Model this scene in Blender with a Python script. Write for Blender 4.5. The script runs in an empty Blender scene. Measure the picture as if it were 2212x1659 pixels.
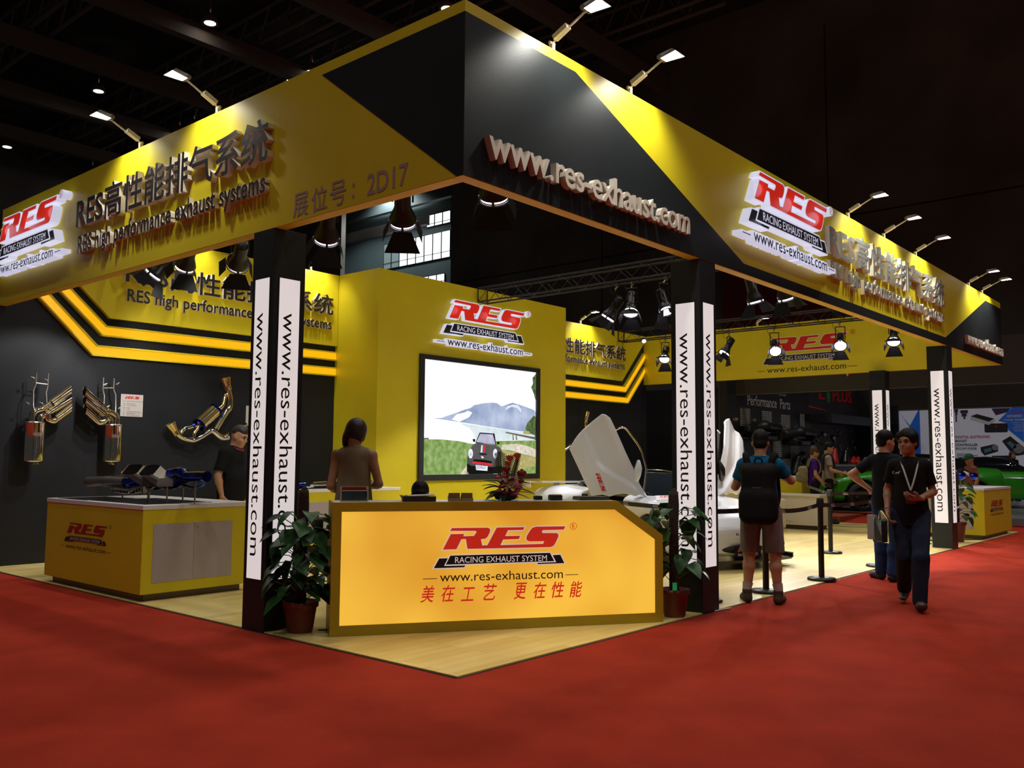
import bpy, bmesh, math, random
import numpy as np
from mathutils import Vector, Matrix
from math import sin, cos, pi, radians as RAD

sc = bpy.context.scene
COL = sc.collection
random.seed(7)

# ------------------------------------------------------------------ camera
IMW, IMH = 2212, 1659
CX, CY, CZ = -4.33258, -4.19612, 1.45
YAW, PITCH, ROLL, FPX = 0.711673, 0.083235, 0.007118, 1924.66
def cam_axes():
    f = Vector((cos(PITCH)*cos(YAW), cos(PITCH)*sin(YAW), sin(PITCH)))
    r = Vector((sin(YAW), -cos(YAW), 0)); u = r.cross(f)
    c, s = cos(ROLL), sin(ROLL)
    return c*r + s*u, -s*r + c*u, f
_r, _u, _f = cam_axes()
cam = bpy.data.cameras.new('camera'); camo = bpy.data.objects.new('camera', cam); COL.objects.link(camo)
cam.sensor_fit = 'HORIZONTAL'; cam.sensor_width = 36; cam.lens = FPX/IMW*36
cam.clip_start = 0.05; cam.clip_end = 300
camo.matrix_world = Matrix(((_r.x, _u.x, -_f.x, CX), (_r.y, _u.y, -_f.y, CY), (_r.z, _u.z, -_f.z, CZ), (0, 0, 0, 1)))
sc.camera = camo
# ------------------------------------------------------------------ world, exposure
sc.view_settings.view_transform = 'Standard'; sc.view_settings.look = 'None'
sc.view_settings.exposure = 0.0; sc.view_settings.gamma = 1.0; sc.view_settings.use_curve_mapping = False
wd = bpy.data.worlds.new('hall_world'); sc.world = wd; wd.use_nodes = True
wd.node_tree.nodes['Background'].inputs[0].default_value = (1.0, 0.93, 0.82, 1)
wd.node_tree.nodes['Background'].inputs[1].default_value = 0.03

def light(kind, name, loc, energy, target=None, color=(1, 1, 1), size=.1, size_y=None, spot=None, blend=.5):
    l = bpy.data.lights.new(name, kind); l.energy = energy; l.color = color
    o = bpy.data.objects.new(name, l); COL.objects.link(o); o.location = loc
    if kind == 'AREA':
        l.size = size
        if size_y: l.shape = 'RECTANGLE'; l.size_y = size_y
        else: l.shape = 'DISK'
    else:
        l.shadow_soft_size = size
    if kind == 'SPOT': l.spot_size = spot; l.spot_blend = blend
    if target is not None:
        d = Vector(target) - Vector(loc)
        o.rotation_euler = d.to_track_quat('-Z', 'Y').to_euler()
    return o
# hall downlights: unseen lamps carrying the ceiling rows on over the aisles, without fixtures
HALLZ = 22.0
HALL_ROWS = [(16.8, y) for y in (-14.5, -5.2, 4.2, 13.5, 22.9)] + [(4.5, y) for y in (-14.5, -5.2, 4.2, 13.5)] + [(-8.0, y) for y in (-14.5, -5.2, 4.2)]
for i, (x, y) in enumerate(HALL_ROWS):
    light('SPOT', 'unseen_hall_light', (x, y, HALLZ-.6), 1350, (x, y, 0), (1.0, .95, .88), .4, spot=RAD(120), blend=.6)

# ------------------------------------------------------------------ materials
def S(r, g, b):
    f = lambda c: (c/255/12.92) if c <= 10 else ((c/255+.055)/1.055)**2.4
    return (f(r), f(g), f(b))
MATS = {}
def mat(name, col, rough=.5, metal=0.0, es=0.0, emit=None, var=None, bump=None, coat=0.0, spec=None, trans=0.0, alpha=None, ior=None):
    if name in MATS: return MATS[name]
    m = bpy.data.materials.new(name); m.use_nodes = True; MATS[name] = m
    nt = m.node_tree; b = nt.nodes['Principled BSDF']
    b.inputs['Base Color'].default_value = (*col, 1); b.inputs['Roughness'].default_value = rough; b.inputs['Metallic'].default_value = metal
    if coat: b.inputs['Coat Weight'].default_value = coat; b.inputs['Coat Roughness'].default_value = .06
    if spec is not None: b.inputs['Specular IOR Level'].default_value = spec
    if trans: b.inputs['Transmission Weight'].default_value = trans
    if ior: b.inputs['IOR'].default_value = ior
    if alpha is not None: b.inputs['Alpha'].default_value = alpha
    if es:
        b.inputs['Emission Color'].default_value = (*(emit or col), 1); b.inputs['Emission Strength'].default_value = es
    tc = None
    if var or bump: tc = nt.nodes.new('ShaderNodeTexCoord')
    if var:
        scale, amt = var[0], var[1]
        n = nt.nodes.new('ShaderNodeTexNoise'); n.inputs['Scale'].default_value = scale; n.inputs['Detail'].default_value = 3
        mp = nt.nodes.new('ShaderNodeMapping')
        if len(var) > 2: mp.inputs['Scale'].default_value = var[2]
        nt.links.new(tc.outputs['Object'], mp.inputs[0]); nt.links.new(mp.outputs[0], n.inputs['Vector'])
        r = nt.nodes.new('ShaderNodeValToRGB')
        r.color_ramp.elements[0].position = .3; r.color_ramp.elements[1].position = .7
        r.color_ramp.elements[0].color = (*[c*(1-amt) for c in col], 1); r.color_ramp.elements[1].color = (*[min(1, c*(1+amt)) for c in col], 1)
        nt.links.new(n.outputs['Fac'], r.inputs[0]); nt.links.new(r.outputs[0], b.inputs['Base Color'])
    if bump:
        n2 = nt.nodes.new('ShaderNodeTexNoise'); n2.inputs['Scale'].default_value = bump[0]; n2.inputs['Detail'].default_value = 2
        nt.links.new(tc.outputs['Object'], n2.inputs['Vector'])
        bp = nt.nodes.new('ShaderNodeBump'); bp.inputs['Strength'].default_value = bump[1]; bp.inputs['Distance'].default_value = .01
        nt.links.new(n2.outputs['Fac'], bp.inputs['Height']); nt.links.new(bp.outputs[0], b.inputs['Normal'])
    return m
def wood_floor():
    m = mat('maple_planks', (.72, .52, .25), .32); nt = m.node_tree; b = nt.nodes['Principled BSDF']
    tc = nt.nodes.new('ShaderNodeTexCoord'); br = nt.nodes.new('ShaderNodeTexBrick')
    br.inputs['Color1'].default_value = (.80, .635, .245, 1); br.inputs['Color2'].default_value = (.66, .50, .165, 1); br.inputs['Mortar'].default_value = (.42, .28, .11, 1)
    br.inputs['Scale'].default_value = 1; br.inputs['Mortar Size'].default_value = .0016; br.inputs['Brick Width'].default_value = 1.2; br.inputs['Row Height'].default_value = .125
    br.inputs['Bias'].default_value = -.1
    nt.links.new(tc.outputs['Object'], br.inputs['Vector'])
    n = nt.nodes.new('ShaderNodeTexNoise'); n.inputs['Scale'].default_value = 3; n.inputs['Detail'].default_value = 4
    mp = nt.nodes.new('ShaderNodeMapping'); mp.inputs['Scale'].default_value = (.6, 9, 1)
    nt.links.new(tc.outputs['Object'], mp.inputs[0]); nt.links.new(mp.outputs[0], n.inputs['Vector'])
    mx = nt.nodes.new('ShaderNodeMix'); mx.data_type = 'RGBA'; mx.blend_type = 'OVERLAY'; mx.inputs[0].default_value = .3
    nt.links.new(br.outputs['Color'], mx.inputs[6]); nt.links.new(n.outputs['Color'], mx.inputs[7]); nt.links.new(mx.outputs[2], b.inputs['Base Color'])
    return m
YEL = mat('yellow_paint', (.68, .56, .014), .42, var=(1.5, .04), bump=(60, .03))
BLK = mat('black_matte_board', (.016, .0195, .021), .40, spec=.28, var=(2, .1), bump=(90, .04))
WALLB = mat('charcoal_wall_panel', (.0120, .0135, .0165), .48, spec=.3, var=(1.2, .15))
CARPET = mat('red_carpet', (.54, .050, .024), .95, var=(2.2, .12), bump=(420, .9), spec=.1)
WOOD = wood_floor()
ORANGE = mat('yellow_underside', (.74, .50, .03), .5)
WHITE = mat('white_laminate', (.78, .76, .78), .35, var=(2, .02))
GREYD = mat('grey_laminate_door', (.42, .37, .38), .5, var=(3, .03))
PLINTH = mat('grey_plinth', (.16, .13, .13), .5)
CHROME = mat('polished_steel', (.86, .82, .74), .08, 1.0, bump=(14, .06))
GOLDC = mat('golden_titanium', (.83, .70, .40), .14, 1.0, bump=(20, .05))
BLUET = mat('burnt_blue_titanium', (.03, .06, .62), .13, 1.0, var=(8, .7))
BLUEL = mat('light_blue_titanium', (.10, .32, .75), .13, 1.0, var=(7, .6))
CARBON = mat('brushed_black_tip', (.26, .24, .24), .36, .8)
PANEL = mat('lit_white_acrylic', (.45, .43, .42), .3, es=.70, emit=(.86, .78, .77))
INK = mat('black_lettering', (.012, .010, .012), .45)
REDP = mat('red_print', (.62, .018, .012), .4)
REDD = mat('lit_red_face', (.5, .015, .01), .3, es=.40, emit=(.9, .03, .012))
LITW = mat('lit_white_return', (.35, .35, .40), .4, es=.62, emit=(.78, .78, 1.0))
NAVY = mat('navy_black_print', (.012, .013, .022), .4)
LAV = mat('beige_letter_edge', (.72, .66, .56), .45)
CREAM = mat('cream_letter', (.66, .60, .50), .45)
BLKM = mat('black_metal', (.012, .012, .012), .35, .3)
BARN = mat('barn_door_black', (.009, .009, .010), .6, spec=.12)
LENS = mat('lamp_lens_glow', (.9, .9, 1), .3, es=9, emit=(.86, .82, 1.0))
FLOODG = mat('flood_lamp_glow', (.9, .9, 1), .3, es=10, emit=(.95, .96, 1.0))
BEIGEM = mat('beige_lamp_metal', (.48, .42, .30), .45, .2)
STRIP = mat('amber_light_strip', (.3, .12, .003), .35, es=1.0, emit=(1.0, .45, .004), var=(3, .1))
DARKSTEEL = mat('dark_truss_steel', (.035, .03, .026), .5, .6)
RUBBER = mat('black_rubber', (.012, .012, .012), .75)
SKIN = mat('skin', (.50, .26, .15), .5)
SKINT = mat('tan_skin', (.36, .17, .09), .5)
HAIR = mat('black_hair', (.006, .005, .0045), .6, bump=(90, .25), spec=.2)
HAIRB = mat('brown_hair', (.055, .026, .011), .5, bump=(150, .4))
LEAF = mat('pothos_leaf', (.016, .062, .012), .36, var=(9, .45), spec=.3)
POT = mat('terracotta_plastic', (.16, .032, .018), .5, var=(10, .1))
MOSS = mat('coir_pole', (.030, .015, .009), .95, bump=(60, .9))

# ------------------------------------------------------------------ mesh builder
def frame(o, r, u):
    r = Vector(r).normalized(); u = Vector(u).normalized(); n = r.cross(u)
    return Matrix(((r.x, u.x, n.x, o[0]), (r.y, u.y, n.y, o[1]), (r.z, u.z, n.z, o[2]), (0, 0, 0, 1)))
T = Matrix.Translation
def Rz(a): return Matrix.Rotation(a, 4, 'Z')
def Rx(a): return Matrix.Rotation(a, 4, 'X')
def Ry(a): return Matrix.Rotation(a, 4, 'Y')
I4 = Matrix.Identity(4)
class MB:
    def __init__(s): s.v = []; s.f = []; s.m = []; s.s = []; s.mi = 0
    def add(s, vs, fs, M=None, smooth=False, mi=None):
        o = len(s.v)
        s.v += [tuple(M @ Vector(v)) for v in vs] if M is not None else [tuple(v) for v in vs]
        for f in fs: s.f.append([i+o for i in f])
        s.m += [s.mi if mi is None else mi]*len(fs); s.s += [smooth]*len(fs)
        return s
    def box(s, a, b, M=None, mi=None):
        x0, y0, z0 = a; x1, y1, z1 = b
        x0, x1 = min(x0, x1), max(x0, x1); y0, y1 = min(y0, y1), max(y0, y1); z0, z1 = min(z0, z1), max(z0, z1)
        v = [(x0, y0, z0), (x1, y0, z0), (x1, y1, z0), (x0, y1, z0), (x0, y0, z1), (x1, y0, z1), (x1, y1, z1), (x0, y1, z1)]
        return s.add(v, [(0, 3, 2, 1), (4, 5, 6, 7), (0, 1, 5, 4), (1, 2, 6, 5), (2, 3, 7, 6), (3, 0, 4, 7)], M, False, mi)
    def cbox(s, c, h, M=None, mi=None):
        return s.box([c[i]-h[i] for i in range(3)], [c[i]+h[i] for i in range(3)], M, mi)
    def prism(s, poly, z0, z1, M=None, mi=None, side=None):
        a = sum(poly[i][0]*poly[(i+1) % len(poly)][1]-poly[(i+1) % len(poly)][0]*poly[i][1] for i in range(len(poly)))
        if a < 0: poly = poly[::-1]
        n = len(poly); v = [(p[0], p[1], z0) for p in poly]+[(p[0], p[1], z1) for p in poly]
        s.add(v, [tuple(range(n, 2*n)), tuple(range(n-1, -1, -1))], M, False, mi)
        return s.add(v, [(i, (i+1) % n, (i+1) % n+n, i+n) for i in range(n)], M, False, mi if side is None else side)
    def flat(s, poly, z, M=None, mi=None):
        a = sum(poly[i][0]*poly[(i+1) % len(poly)][1]-poly[(i+1) % len(poly)][0]*poly[i][1] for i in range(len(poly)))
        if a < 0: poly = poly[::-1]
        return s.add([(p[0], p[1], z) for p in poly], [tuple(range(len(poly)))], M, False, mi)
    def tube(s, pts, r, n=10, cap=True, M=None, mi=None, closed=False, sub=0):
        pts = [Vector(p) for p in pts]
        if sub: pts, r = spline(pts, r, sub)
        k = len(pts); rr = r if isinstance(r, (list, tuple)) else [r]*k
        vs = []; up = None
        for i, p in enumerate(pts):
            a = pts[i-1] if (i > 0 or closed) else p; b = pts[(i+1) % k] if (i < k-1 or closed) else p
            d = (b-a).normalized()
            if up is None: up = Vector((0, 0, 1)) if abs(d.z) < .9 else Vector((1, 0, 0))
            x = d.cross(up)
            if x.length < 1e-4: x = d.cross(Vector((1, 0, 0)) if abs(d.x) < .9 else Vector((0, 1, 0)))
            x.normalize(); up = x.cross(d)
            for j in range(n):
                t = 2*pi*j/n; vs.append(p+(x*cos(t)+up*sin(t))*rr[i])
        fs = []
        for i in range(k if closed else k-1):
            for j in range(n):
                a = i*n+j; b = i*n+(j+1) % n; c = ((i+1) % k)*n+(j+1) % n; d = ((i+1) % k)*n+j; fs.append((a, d, c, b))
        s.add(vs, fs, M, True, mi)
        if cap and not closed:
            s.add(vs[:n], [tuple(range(n))], M, False, mi); s.add(vs[-n:], [tuple(range(n-1, -1, -1))], M, False, mi)
        return s
    def lathe(s, prof, n=24, M=None, mi=None, cap=True, smooth=True):
        vs = []
        for (r, z) in prof:
            for j in range(n): t = 2*pi*j/n; vs.append((r*cos(t), r*sin(t), z))
        fs = [(i*n+j, i*n+(j+1) % n, (i+1)*n+(j+1) % n, (i+1)*n+j) for i in range(len(prof)-1) for j in range(n)]
        s.add(vs, fs, M, smooth, mi)
        if cap:
            if prof[0][0] > 1e-5: s.add(vs[:n], [tuple(range(n-1, -1, -1))], M, False, mi)
            if prof[-1][0] > 1e-5: s.add(vs[-n:], [tuple(range(n))], M, False, mi)
        return s
    def sph(s, c, r, nu=14, nv=9, M=None, mi=None):
        r = r if isinstance(r, (tuple, list)) else (r, r, r); vs = [(c[0], c[1], c[2]-r[2])]
        for i in range(1, nv):
            p = -pi/2+pi*i/nv
            for j in range(nu): t = 2*pi*j/nu; vs.append((c[0]+r[0]*cos(p)*cos(t), c[1]+r[1]*cos(p)*sin(t), c[2]+r[2]*sin(p)))
        vs.append((c[0], c[1], c[2]+r[2])); L = len(vs)-1
        fs = [(0, 1+(j+1) % nu, 1+j) for j in range(nu)]
        for i in range(nv-2):
            for j in range(nu): a = 1+i*nu; fs.append((a+j, a+(j+1) % nu, a+nu+(j+1) % nu, a+nu+j))
        a = 1+(nv-2)*nu; fs += [(a+j, a+(j+1) % nu, L) for j in range(nu)]
        return s.add(vs, fs, M, True, mi)
    def arr(s, V, F, M=None, smooth=True, mi=None):
        return s.add([tuple(v) for v in V], [tuple(f) for f in F], M, smooth, mi)
    def text(s, txt, x0, y0, w, h, M=None, z0=0.0, z1=None, bold=0.0, mi=None, side=None, shear=0.0):
        V, F = text_geo(txt, bold, z1 is not None)
        xs = V[:, 0]+shear*V[:, 1]; ys = V[:, 1]
        X = (xs-xs.min())/(xs.max()-xs.min()); Y = (ys-ys.min())/(ys.max()-ys.min())
        z = np.full(len(X), z0) if z1 is None else np.where(V[:, 2] > 0, z1, z0)
        P = np.stack([x0+X*w, y0+Y*h, z], 1)
        o = mi if mi is not None else s.mi
        if side is None or z1 is None: return s.add(P.tolist(), F, M, False, o)
        fr = [f for f in F if all(V[i, 2] > 0 for i in f)]; sd = [f for f in F if not all(V[i, 2] > 0 for i in f)]
        s.add(P.tolist(), fr, M, False, o); return s.add(P.tolist(), sd, M, False, side)
def spline(pts, r, sub):
    n = len(pts); rr = r if isinstance(r, (list, tuple)) else [r]*n
    out = []; ro = []
    for i in range(n-1):
        p0 = pts[max(i-1, 0)]; p1 = pts[i]; p2 = pts[i+1]; p3 = pts[min(i+2, n-1)]
        for k in range(sub):
            t = k/sub; t2 = t*t; t3 = t2*t
            out.append(.5*((2*p1)+(-p0+p2)*t+(2*p0-5*p1+4*p2-p3)*t2+(-p0+3*p1-3*p2+p3)*t3)); ro.append(rr[i]*(1-t)+rr[i+1]*t)
    out.append(pts[-1]); ro.append(rr[-1])
    return out, ro
_TX = {}
def text_geo(txt, bold, ext):
    key = (txt, bold, ext)
    if key in _TX: return _TX[key]
    c = bpy.data.curves.new('tmp_text', 'FONT'); c.body = txt; c.resolution_u = 3; c.offset = bold
    if ext: c.extrude = .5
    o = bpy.data.objects.new('tmp_text', c); COL.objects.link(o); bpy.context.view_layer.update()
    me = bpy.data.meshes.new_from_object(o.evaluated_get(bpy.context.evaluated_depsgraph_get()))
    V = np.array([v.co[:] for v in me.vertices]); F = [tuple(p.vertices) for p in me.polygons]
    bpy.data.objects.remove(o); bpy.data.curves.remove(c); bpy.data.meshes.remove(me)
    _TX[key] = (V, F); return V, F

def tag(o, label, cat, group=None, kind=None):
    if label: o['label'] = label
    if cat: o['category'] = cat
    if group: o['group'] = group
    if kind: o['kind'] = kind
    return o
def thing(name, label, cat, loc=(0, 0, 0), rz=0.0, group=None):
    o = bpy.data.objects.new(name, None); COL.objects.link(o); o.location = loc; o.rotation_euler = (0, 0, rz)
    o.empty_display_size = .1
    return tag(o, label, cat, group)
def wmat(o):
    M = Matrix.LocRotScale(o.location, o.rotation_euler, o.scale)
    return wmat(o.parent) @ M if o.parent else M
def build(name, mb, mats, parent=None, label=None, local=False, bevel=0):
    """one mesh object; geometry is given in world space unless local"""
    me = bpy.data.meshes.new(name); me.from_pydata(mb.v, [], mb.f)
    if parent is not None and not local: me.transform(wmat(parent).inverted())
    mats = mats if isinstance(mats, (list, tuple)) else [mats]
    for m in mats: me.materials.append(m)
    me.polygons.foreach_set('material_index', mb.m); me.polygons.foreach_set('use_smooth', mb.s); me.update()
    o = bpy.data.objects.new(name, me); COL.objects.link(o)
    if parent is not None: o.parent = parent
    if label: o['label'] = label
    if bevel:
        bv = o.modifiers.new('bevel', 'BEVEL'); bv.width = bevel; bv.segments = 2; bv.limit_method = 'ANGLE'; bv.angle_limit = RAD(40)
    return o
def solo(name, mb, mats, label, cat, group=None, base=None, bevel=0):
    """a thing that is one mesh; its origin sits at base"""
    if base is None:
        a = np.array(mb.v); base = ((a[:, 0].min()+a[:, 0].max())/2, (a[:, 1].min()+a[:, 1].max())/2, a[:, 2].min())
    o = build(name, mb, mats, bevel=bevel); o.data.transform(T(-Vector(base))); o.location = base
    return tag(o, label, cat, group)
def struct(name, mb, mats, label=None, bevel=0):
    o = build(name, mb, mats, bevel=bevel); o['kind'] = 'structure'
    if label: o['label'] = label
    o['category'] = name.split('_')[0]
    return o
def dup(root, loc, rz=0.0, label=None, group=None):
    r = root.copy(); COL.objects.link(r); r.location = loc; r.rotation_euler = (0, 0, rz)
    if label: r['label'] = label
    if group: r['group'] = group
    for ch in list(root.children):
        c = ch.copy(); COL.objects.link(c); c.parent = r
        for g in list(ch.children):
            d = g.copy(); COL.objects.link(d); d.parent = c
    return r

# ------------------------------------------------------------------ signed-distance sculpting (bodies, cars)
class Field:
    def __init__(s, lo, hi, h):
        s.lo = np.array(lo, np.float32); s.h = h
        s.n = np.maximum(4, np.ceil((np.array(hi)-s.lo)/h).astype(int)+1)
        s.ax = [s.lo[i]+h*np.arange(s.n[i], dtype=np.float32) for i in range(3)]
        s.F = np.full(s.n, 9.0, np.float32)
    def grid(s): return s.ax[0][:, None, None], s.ax[1][None, :, None], s.ax[2][None, None, :]
    def _sl(s, lo, hi, m):
        a = np.clip(np.floor((np.array(lo)-m-s.lo)/s.h).astype(int), 0, s.n); b = np.clip(np.ceil((np.array(hi)+m-s.lo)/s.h).astype(int)+1, 0, s.n)
        if np.any(b <= a): return None
        return tuple(slice(a[i], b[i]) for i in range(3))
    def _ap(s, sl, d, k, neg):
        A = s.F[sl]
        if neg: d = -d; h = np.maximum(k-np.abs(A-d), 0)/max(k, 1e-6); s.F[sl] = np.maximum(A, d)+h*h*k*.25
        else: h = np.maximum(k-np.abs(A-d), 0)/max(k, 1e-6); s.F[sl] = np.minimum(A, d)-h*h*k*.25
    def _g(s, sl): return s.ax[0][sl[0]][:, None, None], s.ax[1][sl[1]][None, :, None], s.ax[2][sl[2]][None, None, :]
    def cap(s, a, b, ra, rb=None, k=.02, neg=False):
        rb = ra if rb is None else rb; a = np.array(a, float); b = np.array(b, float); R = max(ra, rb)
        sl = s._sl(np.minimum(a, b)-R, np.maximum(a, b)+R, k+4*s.h)
        if sl is None: return s
        X, Y, Z = s._g(sl); d = b-a; L = max(d@d, 1e-9)
        t = np.clip(((X-a[0])*d[0]+(Y-a[1])*d[1]+(Z-a[2])*d[2])/L, 0, 1)
        D = np.sqrt((X-a[0]-t*d[0])**2+(Y-a[1]-t*d[1])**2+(Z-a[2]-t*d[2])**2)-(ra+(rb-ra)*t)
        s._ap(sl, D.astype(np.float32), k, neg); return s
    def ell(s, c, r, k=.02, R=None, neg=False):
        m = max(r); sl = s._sl(np.array(c)-m, np.array(c)+m, k+4*s.h)
        if sl is None: return s
        X, Y, Z = s._g(sl); x, y, z = X-c[0], Y-c[1], Z-c[2]
        if R is not None: R = np.array(R); x, y, z = R[0, 0]*x+R[1, 0]*y+R[2, 0]*z, R[0, 1]*x+R[1, 1]*y+R[2, 1]*z, R[0, 2]*x+R[1, 2]*y+R[2, 2]*z
        k0 = np.sqrt((x/r[0])**2+(y/r[1])**2+(z/r[2])**2); k1 = np.sqrt((x/r[0]**2)**2+(y/r[1]**2)**2+(z/r[2]**2)**2)+1e-6
        s._ap(sl, (k0*(k0-1)/k1).astype(np.float32), k, neg); return s
    def box(s, c, hf, rd=.01, k=.01, R=None, neg=False):
        m = float(np.linalg.norm(hf)); sl = s._sl(np.array(c)-m, np.array(c)+m, k+4*s.h)
        if sl is None: return s
        X, Y, Z = s._g(sl); x, y, z = X-c[0], Y-c[1], Z-c[2]
        if R is not None: R = np.array(R); x, y, z = R[0, 0]*x+R[1, 0]*y+R[2, 0]*z, R[0, 1]*x+R[1, 1]*y+R[2, 1]*z, R[0, 2]*x+R[1, 2]*y+R[2, 2]*z
        qx, qy, qz = np.abs(x)-hf[0]+rd, np.abs(y)-hf[1]+rd, np.abs(z)-hf[2]+rd
        D = np.sqrt(np.maximum(qx, 0)**2+np.maximum(qy, 0)**2+np.maximum(qz, 0)**2)+np.minimum(np.maximum(qx, np.maximum(qy, qz)), 0)-rd
        s._ap(sl, D.astype(np.float32), k, neg); return s
    def cut(s, p, n, k=.004):
        """keep the side of the plane the normal points away from"""
        n = np.array(n, float); n /= np.linalg.norm(n); X, Y, Z = s.grid()
        D = ((X-p[0])*n[0]+(Y-p[1])*n[1]+(Z-p[2])*n[2]).astype(np.float32)
        h = np.maximum(k-np.abs(s.F-D), 0)/k; s.F = np.maximum(s.F, D)+h*h*k*.25; return s
    def mesh(s):
        F = s.F.copy(); F[0] = F[-1] = np.maximum(.01, F[0]); F[0] = np.maximum(F[0], .01); F[-1] = np.maximum(s.F[-1], .01)
        F[:, 0] = np.maximum(F[:, 0], .01); F[:, -1] = np.maximum(F[:, -1], .01); F[:, :, 0] = np.maximum(F[:, :, 0], .01); F[:, :, -1] = np.maximum(F[:, :, -1], .01)
        n = s.n; cs = n-1; S0 = F < 0
        P = np.zeros((*cs, 3)); C = np.zeros(cs); edges = []
        base = np.stack(np.meshgrid(*[np.arange(q) for q in n], indexing='ij'), -1)
        for a in range(3):
            lo = [slice(None)]*3; hi = [slice(None)]*3; lo[a] = slice(0, -1); hi[a] = slice(1, None)
            A, B = F[tuple(lo)], F[tuple(hi)]; cr = S0[tuple(lo)] != S0[tuple(hi)]
            idx = np.argwhere(cr)
            t = A[cr]/(A[cr]-B[cr]); pt = idx.astype(float); pt[:, a] += t
            b, c = [(1, 2), (2, 0), (0, 1)][a]
            quad = []; ok = np.ones(len(idx), bool)
            for (db, dc) in ((0, 0), (-1, 0), (-1, -1), (0, -1)):
                q = idx.copy(); q[:, b] += db; q[:, c] += dc; g = np.all((q >= 0) & (q < cs), 1); ok &= g
                np.add.at(P, tuple(q[g].T), pt[g]); np.add.at(C, tuple(q[g].T), 1); quad.append(q)
            edges.append(([q[ok] for q in quad], S0[tuple(lo)][cr][ok]))
        on = C > 0; ids = np.full(cs, -1); ids[on] = np.arange(on.sum())
        V = P[on]/C[on][:, None]*s.h+s.lo
        FS = []
        for quad, sg in edges:
            q = [ids[tuple(x.T)] for x in quad]; f = np.stack(q, 1); f[sg] = f[sg]
            f[~sg] = f[~sg][:, ::-1]; FS.append(f)
        return V, np.concatenate(FS).tolist()
def fieldmb(*fs, M=None, mi=0):
    mb = MB()
    for f in fs: V, F = f.mesh(); mb.arr(V, F, M, True, mi)
    return mb
# ================================================================== setting
LX, LY, ZB, ZT, FT = 15.72, 8.43, 3.403, 4.667, .11
m = MB(); m.box((-14, -20, -.12), (46, 62, -.022)); struct('floor', m, mat('hall_concrete', (.06, .06, .06), .7, var=(1, .2)), 'grey hall floor around the booths')
m = MB(); m.prism([(-14, -20), (40, -20), (40, 1.0), (LX+.9, 1.0), (LX+.9, .0), (0, 0), (0, LY+.5), (-14, LY+.5)], -.022, 0)
solo('red_carpet', m, CARPET, 'wide red exhibition carpet in the aisles around the booth', 'carpet', base=(0, 0, -.022))
m = MB(); m.box((0.004, 0.004, -.022), (LX+.896, LY+.1, .012))
m.mi = 1; m.box((-.012, 0, -.02), (.004, LY, .004)); m.box((0, -.012, -.02), (LX+.9, .004, .002))
solo('wooden_platform', m, [WOOD, BLK], 'pale maple plank floor of the yellow booth with dark edge', 'platform', base=(LX/2, LY/2, -.022))
# back wall of the booth
m = MB(); m.box((-.0, LY, -.02), (LX+.0, LY+.12, ZT))
for x in (1.22, 2.44, 3.66, 4.88, 11.6, 12.8, 14.0): m.box((x-.003, LY-.002, 0), (x+.003, LY, 2.9), mi=1)
struct('wall_back', m, [WALLB, INK], 'charcoal panel wall at the back of the booth')

# ------------------------------------------------------------------ the company logo, traced as polygons
def _n(p): return ((p[0]-1100)/1000, (500-(p[1]+.018*(p[0]-1100)))/1000)
RES_P = [_n(p) for p in [(445, 165), (468, 130), (905, 124), (932, 133), (940, 155), (932, 190), (906, 240), (882, 262), (825, 270), (842, 350), (907, 346), (1022, 122), (1375, 115), (1355, 151), (1163, 155), (1128, 230), (1320, 226), (1300, 268), (1103, 274), (1070, 346), (1612, 330), (1626, 296), (1440, 298), (1408, 288), (1395, 262), (1402, 228), (1442, 160), (1474, 122), (1520, 108), (1900, 102), (1880, 145), (1612, 152), (1594, 168), (1604, 190), (1788, 190), (1808, 202), (1810, 236), (1772, 318), (1748, 354), (1710, 372), (660, 392), (640, 268), (585, 270), (525, 396), (360, 401), (455, 207), (616, 203), (609, 233), (738, 229), (771, 182), (762, 164)]]
BAN_P = [_n(p) for p in [(452, 476), (1700, 446), (1757, 553), (398, 588)]]
WNL_P = [_n(p) for p in [(318, 511), (436, 508), (382, 604), (638, 600), (624, 622), (254, 632)]]
WNR_P = [_n(p) for p in [(1736, 476), (1835, 471), (1888, 580), (1546, 590), (1536, 574), (1782, 566)]]
def offset(poly, d):
    a = sum(poly[i][0]*poly[(i+1) % len(poly)][1]-poly[(i+1) % len(poly)][0]*poly[i][1] for i in range(len(poly)))
    if a < 0: poly = poly[::-1]
    out = []; n = len(poly)
    for i in range(n):
        p0, p1, p2 = Vector(poly[i-1]), Vector(poly[i]), Vector(poly[(i+1) % n])
        e1 = (p1-p0).normalized(); e2 = (p2-p1).normalized(); n1 = Vector((e1.y, -e1.x)); n2 = Vector((e2.y, -e2.x))
        b = (n1+n2); L = b.length
        b = n1 if L < .2 else b/L
        k = d/max(.45, b.dot(n1)); out.append((p1.x+b.x*k, p1.y+b.y*k))
    return out
def sc2(poly, ux, uy): return [(p[0]*ux, p[1]*uy) for p in poly]
URL = 'www.res-exhaust.com'
def disc(cx, cy, r, n=24, r2=None): return [(cx+r*cos(2*pi*i/n), cy+(r2 or r)*sin(2*pi*i/n)) for i in range(n)]
def ring(mb, cx, cy, r, w, z, M, ry=1.0, n=24, mi=None):
    v = [(cx+(r)*cos(2*pi*i/n), cy+(r)*ry*sin(2*pi*i/n), z) for i in range(n)]+[(cx+(r-w)*cos(2*pi*i/n), cy+(r-w)*ry*sin(2*pi*i/n), z) for i in range(n)]
    mb.add(v, [(i, (i+1) % n, (i+1) % n+n, i+n) for i in range(n)], M, False, mi)
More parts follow.
